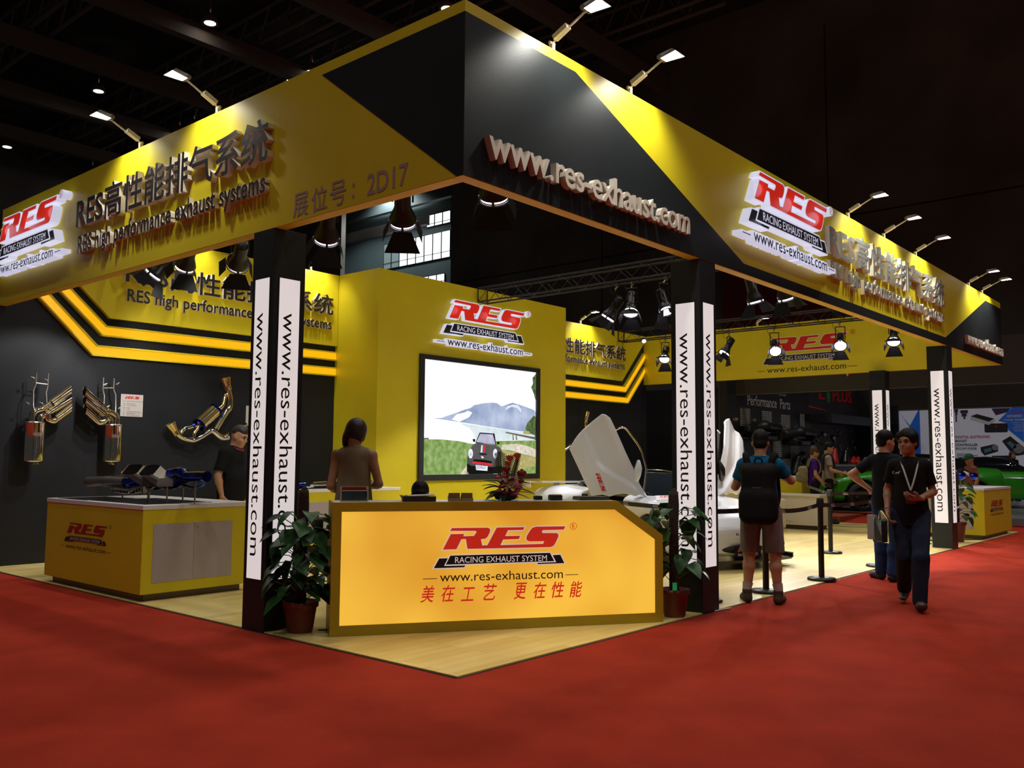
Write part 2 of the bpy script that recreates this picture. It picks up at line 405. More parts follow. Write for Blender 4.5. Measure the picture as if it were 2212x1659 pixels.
def logo_flat(root, M, ux, uy, z=.002, red=None, white=True, small=False, ink=None, wm=None):
    """printed logo: parts logo_letters, logo_banner, web_address under the root"""
    red = red or REDP; ink = ink or INK; wm = wm or WHITE; e = .0009
    mb = MB()
    if white: mb.flat(sc2(offset(RES_P, .011), ux, uy), z, M, 1)
    mb.flat(sc2(RES_P, ux, uy), z+e, M, 0)
    if not small:
        ring(mb, .907*ux, .385*uy, .046*ux, .006*ux, z, M, uy/ux, mi=2); mb.text('R', (.907-.018)*ux, (.385-.028)*uy, .036*ux, .056*uy, M, z, mi=2)
    build('logo_letters', mb, [red, wm, red], root)
    mb = MB()
    if white:
        for P in (WNL_P, WNR_P, BAN_P): mb.flat(sc2(offset(P, .012), ux, uy), z+(e if P is BAN_P else 0)*1.5, M, 1)
    for P in (WNL_P, WNR_P): mb.flat(sc2(P, ux, uy), z+e, M, 0)
    mb.flat(sc2(BAN_P, ux, uy), z+3*e, M, 0)
    mb.text('RACING EXHAUST SYSTEM', -.59*ux, -.058*uy, 1.15*ux, .075*uy, M, z+4.5*e, mi=1)
    build('logo_banner', mb, [ink, wm], root)
    mb = MB()
    mb.text(URL, -.77*ux, -.287*uy, 1.54*ux, .115*uy, M, z, mi=0)
    for x0 in (-.975, .80): mb.flat([(x0*ux, -.25*uy), ((x0+.17)*ux, -.25*uy), ((x0+.17)*ux, -.242*uy), (x0*ux, -.242*uy)], z, M, 0)
    build('web_address', mb, ink, root)
def logo_lit(name, label, M, ux, uy, d=.12, glow=None):
    """illuminated channel-letter logo standing off a board"""
    o = M @ Vector((0, 0, 0)); t = thing(name, label, 'sign', o, group='illuminated logo signs')
    e = .002
    mb = MB(); mb.prism(sc2(offset(RES_P, .013), ux, uy), .015, d, M, 0)
    build('letter_block', mb, LITW, t)
    mb = MB(); mb.prism(sc2(RES_P, ux, uy), d, d+e, M, 0); build('red_face', mb, REDD, t, 'red letter faces')
    mb = MB()
    for P in (WNL_P, WNR_P): mb.prism(sc2(offset(P, .014), ux, uy), .015, d-.006, M, 1); mb.prism(sc2(P, ux, uy), d-.006, d-.004, M, 0)
    mb.prism(sc2(offset(BAN_P, .014), ux, uy), .015, d, M, 1); mb.prism(sc2(BAN_P, ux, uy), d, d+e, M, 0)
    mb.text('RACING EXHAUST SYSTEM', -.59*ux, -.058*uy, 1.15*ux, .078*uy, M, d+2*e, mi=1)
    build('banner', mb, [NAVY, LITW], t)
    mb = MB(); mb.text(URL, -.79*ux, -.30*uy, 1.58*ux, .145*uy, M, .015, d, bold=.09, mi=0)
    mb.text(URL, -.77*ux, -.287*uy, 1.54*ux, .118*uy, M, d+e, mi=1, bold=.006)
    for x0 in (-.985, .795): mb.box((x0*ux, -.268*uy, .015), ((x0+.19)*ux, -.225*uy, d), M, 0); mb.box(((x0+.02)*ux, -.25*uy, d), ((x0+.16)*ux, -.242*uy, d+e), M, 1)
    build('web_address', mb, [LITW, NAVY], t)
    mb = MB(); mb.prism(sc2(disc(.907, .385, .05), ux, uy), .015, d, M, 0)
    ring(mb, .907*ux, .385*uy, .045*ux, .006*ux, d+e, M, uy/ux, mi=1); mb.text('R', (.907-.018)*ux, (.385-.028)*uy, .036*ux, .056*uy, M, d+e, mi=1)
    build('registered_mark', mb, [LITW, REDP], t)
    # added point lamps in front of the letters stand in for the sign's glow
    for x in (-.6, 0, .6):
        for y in (.24, -.12):
            p = M @ Vector((x*ux, y*uy, d+.06)); l = light('POINT', 'added_logo_glow', p, .35, None, (.86, .86, 1), .09)
    return t

# ================================================================== fascia ring
MR = frame((0, 0, 0), (1, 0, 0), (0, 0, 1))          # right aisle face: x = X, y = Z
ML = frame((0, 0, 0), (0, -1, 0), (0, 0, 1))         # left aisle face: x = -Y, y = Z
MF = frame((LX-FT, 0, 0), (0, -1, 0), (0, 0, 1))     # inner face of the far fascia
MW = frame((0, LY, 0), (1, 0, 0), (0, 0, 1))         # back wall
def fascia(name, label, lo, hi, M, poly=None):
    t = thing(name, label, 'fascia', ((lo[0]+hi[0])/2, (lo[1]+hi[1])/2, ZB))
    mb = MB(); mb.box(lo, hi); 
    a = len(mb.v); build('board', mb, YEL, t)
    mb = MB(); mb.box((lo[0]+.001, lo[1]+.001, ZB-.004), (hi[0]-.001, hi[1]-.001, ZB)); build('underside', mb, ORANGE, t)
    if poly:
        mb = MB(); mb.prism(poly, 0.0005, .004, M); build('black_panel', mb, BLK, t, 'black painted area')
    return t
fl_ = fascia('fascia_board', 'long yellow overhead fascia facing the left aisle, black triangle at its front corner', (0, FT, ZB), (FT, LY, ZT), ML, [(0, 4.58), (-1.62, 4.575), (-.06, 3.405), (0, 3.405)])
fr_ = fascia('fascia_board', 'long yellow overhead fascia facing the right aisle, large black area at its front corner', (0, 0, ZB), (LX, FT, ZT), MR, [(0, 4.58), (1.29, 4.58), (4.25, 3.51), (11.69, 3.53), (14.51, 4.55), (LX, 4.55), (LX, 3.405), (0, 3.405)])
ff_ = fascia('fascia_board', 'yellow overhead fascia at the far end, with a printed red logo', (LX-FT, FT, ZB), (LX, LY, ZT), MF)
logo_flat(ff_, frame((LX-FT, 4.05, 3.86), (0, -1, 0), (0, 0, 1)), 1.22, 1.22, .004)
# raised lettering
def raised(name, label, txt, M, x0, y0, w, h, d, front, side, bold=0.0, shear=0, cat='lettering', group=None):
    mb = MB(); mb.text(txt, x0, y0, w, h, M, .002, d, bold=bold, mi=0, side=1, shear=shear)
    return solo(name, mb, [front, side], label, cat, group)
CN = 'RES高性能排气系统'; EN = 'RES high performance exhaust systems'
raised('raised_lettering', 'large black raised letters with Chinese characters on the left fascia', CN, ML, -6.03, 3.985, 3.75, .40, .06, INK, LAV, .014)
raised('raised_lettering', 'black raised English line on the left fascia under the Chinese line', EN, ML, -5.98, 3.655, 3.66, .26, .05, INK, LAV, .012)
raised('raised_lettering', 'large grey raised letters with Chinese characters on the right fascia', CN, MR, 6.50, 3.99, 5.0, .46, .06, mat('reflection_grey_face', (.20, .22, .20), .4), LAV, .014)  # letter-face grey is lightened to include the reflection on them
raised('raised_lettering', 'grey raised English line on the right fascia under the Chinese line', EN, MR, 6.53, 3.68, 4.95, .27, .05, MATS['reflection_grey_face'], LAV, .012)
raised('raised_lettering', 'cream raised web address on the black front corner of the right fascia', URL, MR, .20, 3.57, 2.83, .235, .06, CREAM, CREAM, .012)
raised('raised_lettering', 'cream raised web address at the far black end of the right fascia', URL, MR, 12.88, 3.555, 2.7, .22, .06, CREAM, CREAM, .012)
t = thing('booth_number', 'pale printed booth number low on the left fascia near the corner', 'lettering', (0, 1.25, 3.44))
mb = MB()
for x_, ch in ((-1.97, '展'), (-1.72, '位'), (-1.48, '号')): mb.text(ch, x_, 3.435, .20, .20, ML, .003); mb.text(ch, x_+.006, 3.438, .20, .20, ML, .0035)
mb.text(':', -1.20, 3.46, .03, .12, ML, .003); build('chinese_print', mb, mat('pale_violet_print', (.36, .25, .25), .6), t)
mb = MB(); mb.text('2D17', -1.02, 3.445, .46, .17, ML, .003, bold=.012); build('number_print', mb, MATS['pale_violet_print'], t)
logo_lit('illuminated_logo', 'illuminated red and white logo at the far left end of the left fascia', frame((0, 7.32, 4.045), (0, -1, 0), (0, 0, 1)), 1.10, 1.06)
logo_lit('illuminated_logo', 'illuminated red and white logo on the right fascia beside the grey lettering', frame((5.24, 0, 4.07), (1, 0, 0), (0, 0, 1)), 1.29, 1.17)

# ================================================================== columns
def column(x0, y0, label, faces):
    w = .32; t = thing('lit_column', label, 'column', (x0+w/2, y0+w/2, 0), group='black columns with lit panels')
    mb = MB(); mb.box((x0, y0, 0), (x0+w, y0+w, ZB)); build('shaft', mb, BLK, t, bevel=.003)
    fr = {'L': frame((x0, y0+w/2, 0), (0, -1, 0), (0, 0, 1)), 'R': frame((x0+w/2, y0, 0), (1, 0, 0), (0, 0, 1))}
    for f in faces:
        M = fr[f]; mb = MB(); mb.box((-.112, .42, -.001), (.112, 2.985, .004), M, 1); mb.box((-.103, .43, .001), (.103, 2.975, .007), M, 0)
        p = build('light_panel', mb, [PANEL, INK], t, 'glowing white panel')
        mb = MB(); M2 = M @ frame((0, 0, 0), (0, -1, 0), (1, 0, 0))
        mb.text(URL, -2.68, -.062, 2.06, .128, M2, .008); build('web_address', mb, INK, p)
    return t
column(0, 2.22, 'black lit column at the left aisle, left of the reception counter', 'LR')
column(3.305, 0, 'black lit column at the right aisle, right of the reception counter', 'LR')
column(11.73, 0, 'third black lit column far along the right aisle edge', 'LR')
column(LX-.32, 2.22, 'smallest black lit column at the far end of the booth', 'LR')

# ================================================================== back wall signs
def wallsign(label, poly, strips, side):
    t = thing('wall_sign_board', label, 'sign board', (poly[0][0], LY, poly[0][1]))
    mb = MB(); mb.prism(poly, .0005, .07, MW); build('yellow_board', mb, YEL, t)
    for a, b, c, d in strips:     # each strip: polyline with half-height, mitred
        pts = [Vector(a), Vector(b), Vector(c)]
        def band(off0, off1):
            nrm = []
            for i in range(2):
                e = (pts[i+1]-pts[i]).normalized(); nrm.append(Vector((-e.y, e.x)))
            bis = (nrm[0]+nrm[1]); bis = bis/bis.length; k = 1/bis.dot(nrm[0])
            ns = [nrm[0], bis*k, nrm[1]]
            lo = [p+n*off0 for p, n in zip(pts, ns)]; hi = [p+n*off1 for p, n in zip(pts, ns)]
            return lo, hi
        mb = MB()
        for o0, o1 in ((-.078, -.056), (.056, .078)):
            lo, hi = band(o0, o1)
            for i in range(2): mb.prism([tuple(lo[i]), tuple(lo[i+1]), tuple(hi[i+1]), tuple(hi[i])], .0005, .075, MW)
        fr = build('strip_trough', mb, YEL, t, 'yellow painted trough')
        mb = MB(); lo, hi = band(-.056, .056)
        for i in range(2): mb.prism([tuple(lo[i]), tuple(lo[i+1]), tuple(hi[i+1]), tuple(hi[i])], .0005, .045, MW)
        build('light_strip', mb, STRIP, fr, 'glowing amber strip')
    return t
wallsign('yellow board on the back wall left of the tower, with two amber light strips', [(1.45, 3.40), (5.49, 3.40), (5.49, ZT), (.1, ZT), (.1, 4.64)],
         [((-.0+.02, 4.44), (1.38, 3.21), (5.49, 3.22), 0), ((-.0+.02, 4.10), (1.26, 2.92), (5.49, 2.945), 0)], 'L')
wallsign('yellow board on the back wall right of the tower, with two amber light strips', [(10.75, 3.42), (14.5, 3.42), (LX-.12, 4.55), (LX-.12, ZT), (10.75, ZT)],
         [((10.75, 3.22), (14.64, 3.215), (15.6, 4.17), 0), ((10.75, 2.945), (14.74, 2.94), (15.6, 3.80), 0)], 'R')
MS = frame((0, LY-.07, 0), (1, 0, 0), (0, 0, 1))
raised('raised_lettering', 'black raised letters with Chinese characters on the back wall left of the tower', CN, MS, 1.62, 3.92, 3.72, .36, .06, INK, LAV, .014)
raised('raised_lettering', 'black raised English line on the back wall left of the tower', EN, MS, 1.66, 3.615, 3.66, .24, .05, INK, LAV, .012)
raised('raised_lettering', 'black raised letters with Chinese characters on the back wall right of the tower', CN, MS, 10.85, 3.92, 3.72, .36, .06, INK, LAV, .014)
raised('raised_lettering', 'black raised English line on the back wall right of the tower', EN, MS, 10.88, 3.645, 3.66, .24, .05, INK, LAV, .012)

# ================================================================== yellow tower with the screen
TY = 7.28
t = thing('yellow_tower', 'tall yellow box tower standing behind the reception counter', 'tower', (8.1, 7.86, .012))
mb = MB(); mb.box((5.5, TY, .012), (10.72, LY-.002, ZT)); build('tower_body', mb, YEL, t)
TW = frame((0, TY, 0), (1, 0, 0), (0, 0, 1))
logo_lit('illuminated_logo', 'illuminated red and white logo on the tower above the screen', frame((8.13, TY, 3.86), (1, 0, 0), (0, 0, 1)), 1.38, 1.28, .09)
s = thing('video_screen', 'large black framed video screen on the yellow tower showing a car by a lake', 'screen', (8.13, TY, 1.055))
X0, X1, Z0, Z1 = 6.56, 9.71, 1.15, 3.20
mb = MB()
for a, b in (((X0-.11, Z0-.105), (X1+.1, Z0)), ((X0-.11, Z1), (X1+.1, Z1+.085)), ((X0-.11, Z0), (X0, Z1)), ((X1, Z0), (X1+.1, Z1))): mb.box((a[0], a[1], .001), (b[0], b[1], .05), TW)
build('screen_frame', mb, mat('screen_bezel', (.016, .018, .022), .5), s, bevel=.006)
def em(name, c, k=1.0, var=None):
    m_ = mat('screen_'+name, (0, 0, 0), .4, es=1.0, emit=c, spec=.1)
    if var:
        nt = m_.node_tree; b = nt.nodes['Principled BSDF']; tc = nt.nodes.new('ShaderNodeTexCoord'); n = nt.nodes.new('ShaderNodeTexNoise'); n.inputs['Scale'].default_value = var[0]; n.inputs['Detail'].default_value = 6
        r = nt.nodes.new('ShaderNodeValToRGB'); r.color_ramp.elements[0].position = .35; r.color_ramp.elements[1].position = .68
        r.color_ramp.elements[0].color = (*c, 1); r.color_ramp.elements[1].color = (*var[1], 1)
        nt.links.new(tc.outputs['Object'], n.inputs['Vector']); nt.links.new(n.outputs['Fac'], r.inputs[0]); nt.links.new(r.outputs[0], b.inputs['Emission Color'])
    return m_
SM = [em('white', (1.25, 1.22, 1.28)), em('mountain', (.26, .33, .52), 1, (2.2, (.55, .62, .80))), em('haze', (.78, .82, 1.0)), em('lake', (.62, .76, .80), 1, (5, (.85, .9, .92))), em('grass', (.16, .30, .06), 1, (9, (.38, .50, .20))), em('path', (.85, .80, .72), 1, (12, (.62, .52, .36))), em('car', (.07, .065, .065), 1, (1.5, (.13, .125, .125))), em('black', (.006, .006, .006)), em('red', (.75, .03, .04)), em('glass', (.30, .31, .42), 1, (3, (.6, .6, .78))), em('tree', (.045, .085, .03), 1, (14, (.16, .22, .08))), em('dry', (.60, .45, .20), 1, (14, (.35, .36, .12))), em('pale', (.88, .90, 1.0)), em('wood', (.16, .12, .10))]
W_, H_ = X1-X0, Z1-Z0
def sx(x, y): return (X0+(x-912)/244*W_, Z1-(y-(774.7+(x-912)*.1197))/(1027.8-774.7-(x-912)/244*(32.2))*H_)
mb = MB(); LZ = [.004]
def lay(pts, mi, raw=False):
    LZ[0] += .0007; mb.flat([sx(680+p[0]/3.95, 740+p[1]/3.95) for p in pts], LZ[0], TW, mi)
E_ = 6
mb.box((X0, Z0, .001), (X1, Z1, .004), TW, 0)
def clampx(v): return v
lay([(990, 650), (1060, 648), (1100, 630), (1180, 600), (1240, 575), (1290, 560), (1320, 535), (1400, 518), (1480, 512), (1520, 518), (1560, 545), (1620, 525), (1660, 514), (1720, 530), (1770, 545), (1870, 580), (1881, 600), (1881, 780), (1600, 745), (1400, 715), (1250, 690), (1130, 672)], 1)
lay([(1140, 660), (1180, 615), (1240, 600), (1270, 585), (1305, 600), (1280, 640), (1230, 665), (1200, 680)], 0)
lay([(1590, 580), (1610, 545), (1660, 530), (1710, 535), (1740, 570), (1740, 600), (1700, 560), (1650, 550)], 2)
lay([(1200, 690), (1400, 720), (1600, 748), (1881, 785), (1881, 845), (1500, 840), (1340, 830), (1290, 740)], 3)
lay([(1780, 740), (1800, 690), (1830, 660), (1862, 625), (1881, 640), (1881, 800), (1820, 780), (1790, 760)], 10)
lay([(1755, 775), (1780, 755), (1820, 765), (1830, 790), (1770, 785)], 11)
lay([(1600, 766), (1881, 815), (1881, 835), (1595, 776)], 13)
for x in (1660, 1690, 1868): lay([(x, 785), (x+6, 786), (x+14, 838), (x+2, 838)], 13)
lay([(1845, 300), (1881, 260), (1881, 505), (1868, 470), (1860, 440), (1832, 380), (1850, 350)], 10)
lay([(918, 832), (1060, 833), (1200, 848), (1300, 870), (1420, 880), (1420, 1130), (918, 1137)], 4)
lay([(1500, 845), (1881, 842), (1881, 1125), (1480, 1128)], 4)
lay([(1560, 880), (1700, 870), (1800, 890), (1881, 920), (1881, 985), (1760, 960), (1640, 925), (1560, 920)], 5)
lay([(1560, 925), (1640, 935), (1760, 970), (1881, 990), (1881, 1060), (1700, 1100), (1560, 1000)], 11)
lay([(1230, 1100), (1262, 1060), (1262, 1133), (1210, 1134)], 5)
lay([(918, 820), (960, 820), (962, 832), (918, 832)], 13)
# the car in the picture
lay([(1262, 1050), (1265, 990), (1285, 920), (1310, 880), (1340, 860), (1500, 880), (1540, 900), (1560, 930), (1560, 1120), (1480, 1130), (1280, 1135), (1266, 1110)], 6)
lay([(1262, 1040), (1300, 1060), (1480, 1070), (1560, 1060), (1560, 1127), (1285, 1132), (1264, 1105)], 7)
lay([(1330, 860), (1365, 775), (1385, 757), (1480, 765), (1495, 785), (1510, 880), (1430, 870)], 7)
lay([(1338, 855), (1370, 782), (1480, 790), (1503, 874), (1420, 866)], 9)
lay([(1362, 772), (1385, 757), (1475, 763), (1490, 782), (1420, 776)], 2)
lay([(1400, 880), (1412, 880), (1412, 945), (1400, 945)], 8); lay([(1380, 882), (1392, 882), (1390, 945), (1374, 945)], 2)
lay([(1362, 950), (1425, 956), (1425, 968), (1366, 962)], 7)
lay([(1302, 1030), (1320, 1003), (1400, 1008), (1470, 1020), (1475, 1058), (1380, 1050)], 7)
lay([(1306, 1020), (1475, 1040), (1473, 1058), (1305, 1040)], 8)
for cx in (1290, 1500): lay(disc(cx, 955, 19, 20, 42), 12); lay(disc(cx, 962, 7, 14, 18), 9)
lay([(1375, 975), (1402, 985), (1388, 998)], 0)
lay([(1332, 1052), (1434, 1062), (1432, 1104), (1336, 1096)], 12)
lay([(1303, 830), (1326, 828), (1326, 856), (1308, 852)], 7); lay([(1513, 852), (1536, 855), (1534, 876), (1515, 872)], 7)
pic = build('picture', mb, SM, s)
mb = MB(); MP = TW @ T((*sx(680+1340/3.95, 740+1094/3.95), 0)); mb.text('EXHAUST', 0.0, .012, .27, .07, MP, LZ[0]+.001); build('plate_text', mb, em('navy', (.05, .06, .25)), pic)
# ================================================================== reception counter
A_ = Vector((.233, 1.652, 0)); B_ = Vector((2.647, .031, 0)); CL = (B_-A_).length
MC = frame((A_.x, A_.y, .012), (B_-A_), (0, 0, 1))           # x along the front, y up, z out of the front
t = thing('reception_counter', 'angular yellow reception counter with a glowing logo front at the platform corner', 'counter', MC @ Vector((CL/2, 0, -.25)))
OUT = [(0, 0), (CL, 0), (CL, .765), (2.475, 1.07), (0, 1.07)]; INN = [(.075, .085), (CL-.075, .085), (CL-.075, .728), (2.45, .995), (.075, .995)]
mb = MB(); n = len(OUT)
for i in range(n):
    j = (i+1) % n; mb.prism([OUT[i], OUT[j], INN[j], INN[i]], -.05, 0, MC)
CYEL = mat('counter_yellow_paint', (.43, .30, .012), .45, var=(2, .05))
build('front_frame', mb, CYEL, t, 'yellow frame around the lit front')
mb = MB(); mb.prism(INN, -.045, -.012, MC)
FRONTP = mat('lit_amber_acrylic', (.35, .21, .03), .25, es=.86, emit=(.86, .47, .065), var=(1.1, .05))
nt = FRONTP.node_tree; bs = nt.nodes['Principled BSDF']
fp = build('lit_panel', mb, FRONTP, t, 'glowing amber panel')
# uneven backlight painted into the emission colour as warmer and brighter noise patches
tc = nt.nodes.new('ShaderNodeTexCoord'); nz = nt.nodes.new('ShaderNodeTexNoise'); nz.inputs['Scale'].default_value = 1.3; nz.inputs['Detail'].default_value = 1
cr = nt.nodes.new('ShaderNodeValToRGB'); cr.color_ramp.elements[0].position = .3; cr.color_ramp.elements[1].position = .72
cr.color_ramp.elements[0].color = (.74, .33, .028, 1); cr.color_ramp.elements[1].color = (.98, .56, .06, 1)
nt.links.new(tc.outputs['Object'], nz.inputs['Vector']); nt.links.new(nz.outputs['Fac'], cr.inputs[0]); nt.links.new(cr.outputs[0], bs.inputs['Emission Color'])
mb = MB()
mb.box((0, 0, -.05), (.02, 1.07, -.46), MC); mb.box((CL-.02, 0, -.05), (CL, .765, -.46), MC); mb.box((.02, 0.02, -.44), (CL-.02, .75, -.46), MC); mb.box((.02, .75, -.44), (2.47, 1.05, -.46), MC)
mb.prism([(2.475, 1.07), (CL, .765), (CL-.02, .755), (2.465, 1.05)], -.46, -.05, MC)
build('counter_body', mb, CYEL, t)
mb = MB(); mb.box((.02, 1.05, -.05), (2.47, 1.068, -.44), MC); build('counter_top', mb, WHITE, t, 'white counter top')
LOGO = MC @ frame((1.432, .60, -.011), (1, 0, 0), (0, 1, 0)) 
class _Tmp: pass
logo_flat(t, LOGO, .70, .66, .002, red=mat('lit_red_print', (.7, .02, .015), .4, es=.35, emit=(.85, .04, .018)), ink=NAVY, wm=mat('lit_white_print', (.5, .45, .42), .4, es=.5, emit=(.86, .74, .70)))
M2 = LOGO
xs = [-.70, -.525, -.36, -.165, .10, .275, .435, .60]
for k_ in (0, 4):
    mb = MB()
    for x, ch in list(zip(xs, '美在工艺更在性能'))[k_:k_+4]: mb.text(ch, x, -.355, .115 if ch != '工' else .12, .135 if ch != '工' else .11, M2, .002, bold=.0, shear=.22); mb.text(ch, x+.004, -.352, .113, .135 if ch != '工' else .11, M2, .0025, shear=.22)
    build('slogan', mb, MATS['lit_red_print'], t, 'red calligraphic slogan')
def cp(x, d, z=1.082): return MC @ Vector((x, z-.012, -d))
CU = Vector((B_-A_)).normalized(); CANG = math.atan2(CU.y, CU.x)
# --- things on the counter
p = cp(.19, .19); t = thing('brochure_holder', 'small clear framed brochure holder on the left end of the reception counter', 'holder', p, CANG)
mb = MB(); Lm = T(p) @ Rz(CANG)
for a, b in (((-.115, -.02, 0), (.115, .03, .008)), ((-.115, -.02, 0), (-.107, -.012, .125)), ((.107, -.02, 0), (.115, -.012, .125)), ((-.115, .02, .08), (.115, .03, .125)), ((-.115, -.02, .085), (.115, -.012, .093))): mb.box(a, b, Lm)
build('holder_frame', mb, mat('acrylic_edge', (.42, .36, .24), .2), t)
mb = MB(); mb.box((-.104, -.016, .008), (.104, .012, .083), Lm); build('leaflets', mb, mat('teal_leaflet', (.012, .035, .045), .4, var=(30, .5)), t)
mb = MB(); mb.box((-.1, .008, .095), (.1, .018, .118), Lm); build('leaflet_back', mb, mat('red_leaflet', (.25, .015, .012), .4), t)
p = cp(.73, .13); t = thing('paper_tray', 'dark angled paper tray with white sheets on the reception counter', 'tray', p, CANG); Lm = T(p) @ Rz(CANG)
mb = MB(); mb.prism([(-.13, -.06), (.13, -.06), (.13, .14), (-.13, .14)], 0, .012, Lm); mb.add([(-.15, -.07, .045), (.13, -.07, 0), (-.12, -.07, 0), (-.15, .14, .05), (.13, .14, .012), (-.12, .14, 0)], [(0, 2, 1), (3, 4, 5), (0, 3, 5, 2), (0, 1, 4, 3)], Lm); mb.box((-.15, -.072, 0), (.13, -.065, .045), Lm)
build('tray_body', mb, mat('dark_tray', (.02, .017, .015), .5), t)
mb = MB(); mb.box((-.10, -.05, .046), (.13, .13, .052), Lm @ Ry(-.03)); build('paper_stack', mb, mat('paper', (.55, .5, .5), .7), t)
for i, (x, d, lb) in enumerate(((1.02, .07, 'left'), (1.13, .07, 'right'))):
    p = cp(x, d); t = thing('card_holder', f'clear card holder with beige business cards, {lb} one of the two on the counter', 'card holder', p, CANG, 'business card holders'); Lm = T(p) @ Rz(CANG)
    mb = MB(); mb.box((-.052, -.012, .004), (.052, -.009, .028), Lm); mb.box((-.052, -.012, 0), (.052, .03, .004), Lm); mb.box((-.052, .02, 0), (.052, .023, .05), Lm @ T((0, .0, 0))); build('holder', mb, mat('clear_plastic', (.5, .42, .22), .15), t)
    mb = MB(); mb.box((-.047, -.006, .006), (.047, .014, .072), Lm @ Rx(-.08)); build('cards', mb, mat('beige_card', (.26, .19, .075), .6, var=(60, .2)), t)
p = cp(1.965, .21); t = thing('tissue_box', 'small dark box with a pale lid near the flowers on the counter', 'box', p, CANG); Lm = T(p) @ Rz(CANG)
mb = MB(); mb.box((-.055, -.04, 0), (.055, .04, .042), Lm); build('box_body', mb, mat('dark_box', (.012, .01, .008), .35), t, bevel=.003)
mb = MB(); mb.box((-.05, -.036, .042), (.05, .036, .05), Lm); build('box_lid', mb, mat('tan_lid', (.35, .28, .15), .4), t, bevel=.002)
mb = MB(); Lm = T(cp(1.84, .33)) @ Rz(CANG); mb.box((-.035, -.03, 0), (.035, .03, .03), Lm); mb.box((-.03, -.025, .03), (.03, .025, .034), Lm)
solo('black_card_case', mb, RUBBER, 'tiny black case on the counter just behind the flowers', 'case', bevel=.002)
mb = MB(); Lm = T(cp(2.36, .22)) @ Rz(CANG+.06); mb.prism([(-.19, -.07), (.09, -.09), (.10, .13), (-.18, .13)], 0, .022, Lm); mb.prism([(-.185, -.065), (.085, -.085), (.095, .125), (-.175, .125)], .022, .03, Lm)
solo('black_folder', mb, mat('folder', (.03, .028, .022), .4), 'thin dark folder lying at the chamfered end of the counter', 'folder')

# --- flower arrangement
def leafshape(mb, o, d, up, L, W, droop=.3, nseg=6, mi=None, heart=False, fold=.25):
    d = Vector(d).normalized(); up = Vector(up); s_ = d.cross(up); s_ = s_.normalized() if s_.length > 1e-4 else Vector((1, 0, 0)); up = s_.cross(d).normalized()
    vs = []
    for i in range(nseg+1):
        t_ = i/nseg
        w = W*(sin(pi*min(1, t_*.92+.08))**.8 if not heart else (1.25*sin(pi*(t_**.62))**.9))*(1-.0*t_)
        if i == nseg: w = .002
        c = Vector(o)+d*(L*t_)-up*(droop*L*t_*t_)-Vector((0, 0, .12*L*t_*t_))
        bk = d*(-.10*L if heart and i == 1 else 0)
        vs += [c+s_*w*.5+up*(fold*w*.5)+bk, c, c-s_*w*.5+up*(fold*w*.5)+bk]
    fs = []
    for i in range(nseg): a = i*3; fs += [(a, a+1, a+4, a+3), (a+1, a+2, a+5, a+4)]
    mb.add(vs, fs, None, True, mi)
fp_ = cp(1.52, .26); t = thing('flower_arrangement', 'flower arrangement with palm fronds, lilies and roses on the reception counter', 'flowers', fp_)
def fl_pt(x, y, z): return fp_+CU*x+Vector((-CU.y, CU.x, 0))*y+Vector((0, 0, z))
TOC = Vector((-.557, -.83, 0)).normalized()
mb = MB(); mb.lathe([(.05, 0), (.09, .01), (.11, .05), (.10, .08)], 16, T(fp_)); build('basket', mb, mat('dark_basket', (.02, .012, .01), .7), t)
rnd = random.Random(3)
mb = MB()
for i in range(26):
    a = rnd.uniform(0, 2*pi); el = rnd.uniform(-.12, .7); d = CU*cos(a)+TOC*sin(a)*.7+Vector((0, 0, el)); L = rnd.uniform(.12, .19)
    leafshape(mb, fl_pt(.05*cos(a), -.05*sin(a), .06+.10*max(0, el)), d, (0, 0, 1), L, .065, .25)
for x, z, dx, dz in ((-.07, .16, -.9, .22), (-.06, .12, -1, .05), (.09, .15, 1, .1), (.08, .10, 1, -.05), (.05, .06, 1, -.12), (-.05, .05, -1, -.1), (.1, .07, .9, .06)): leafshape(mb, fl_pt(x, -.05, z), CU*dx+Vector((0, 0, dz))+TOC*.2, (0, 0, 1), .17, .075, .1)
build('foliage', mb, mat('dark_leaf', (.03, .085, .022), .4, var=(20, .4)), t)
FROND = mat('palm_frond', (.08, .12, .03), .5)
for (bx, bz, tx, tz, L) in ((-.02, .2, -.055, .43, 1), (.045, .2, .115, .415, .9)):
    mb = MB(); b0 = fl_pt(bx, .02, bz); t0 = fl_pt(tx, .02, tz); ax = (t0-b0); n_ = 15
    mb.tube([fl_pt(bx*.3, .02, .08), b0, t0], .0045, 5)
    for k in range(n_):
        f = k/n_; c = b0+ax*f; w = .105*(1-.45*f)*L*(1 if f < .75 else (1-f)*4*.8+.2)
        for sgn in (-1, 1): dd = (CU*sgn*.72+Vector((0, 0, .62))); leafshape(mb, c, dd, TOC, w*1.08, .0105, .03, 3, fold=0)
    build('palm_frond', mb, FROND, t)
def rose(mb, c, r):
    for q in range(3):
        rr = r*(1-.27*q); 
        for j in range(6-q): a = 2*pi*j/(6-q)+q*.5; mb.sph(c+Vector((cos(a)*rr*.42, sin(a)*rr*.42, q*r*.22)), (rr*.5, rr*.5, rr*.55), 8, 6)
    mb.sph(c+Vector((0, 0, r*.5)), r*.35, 8, 6)
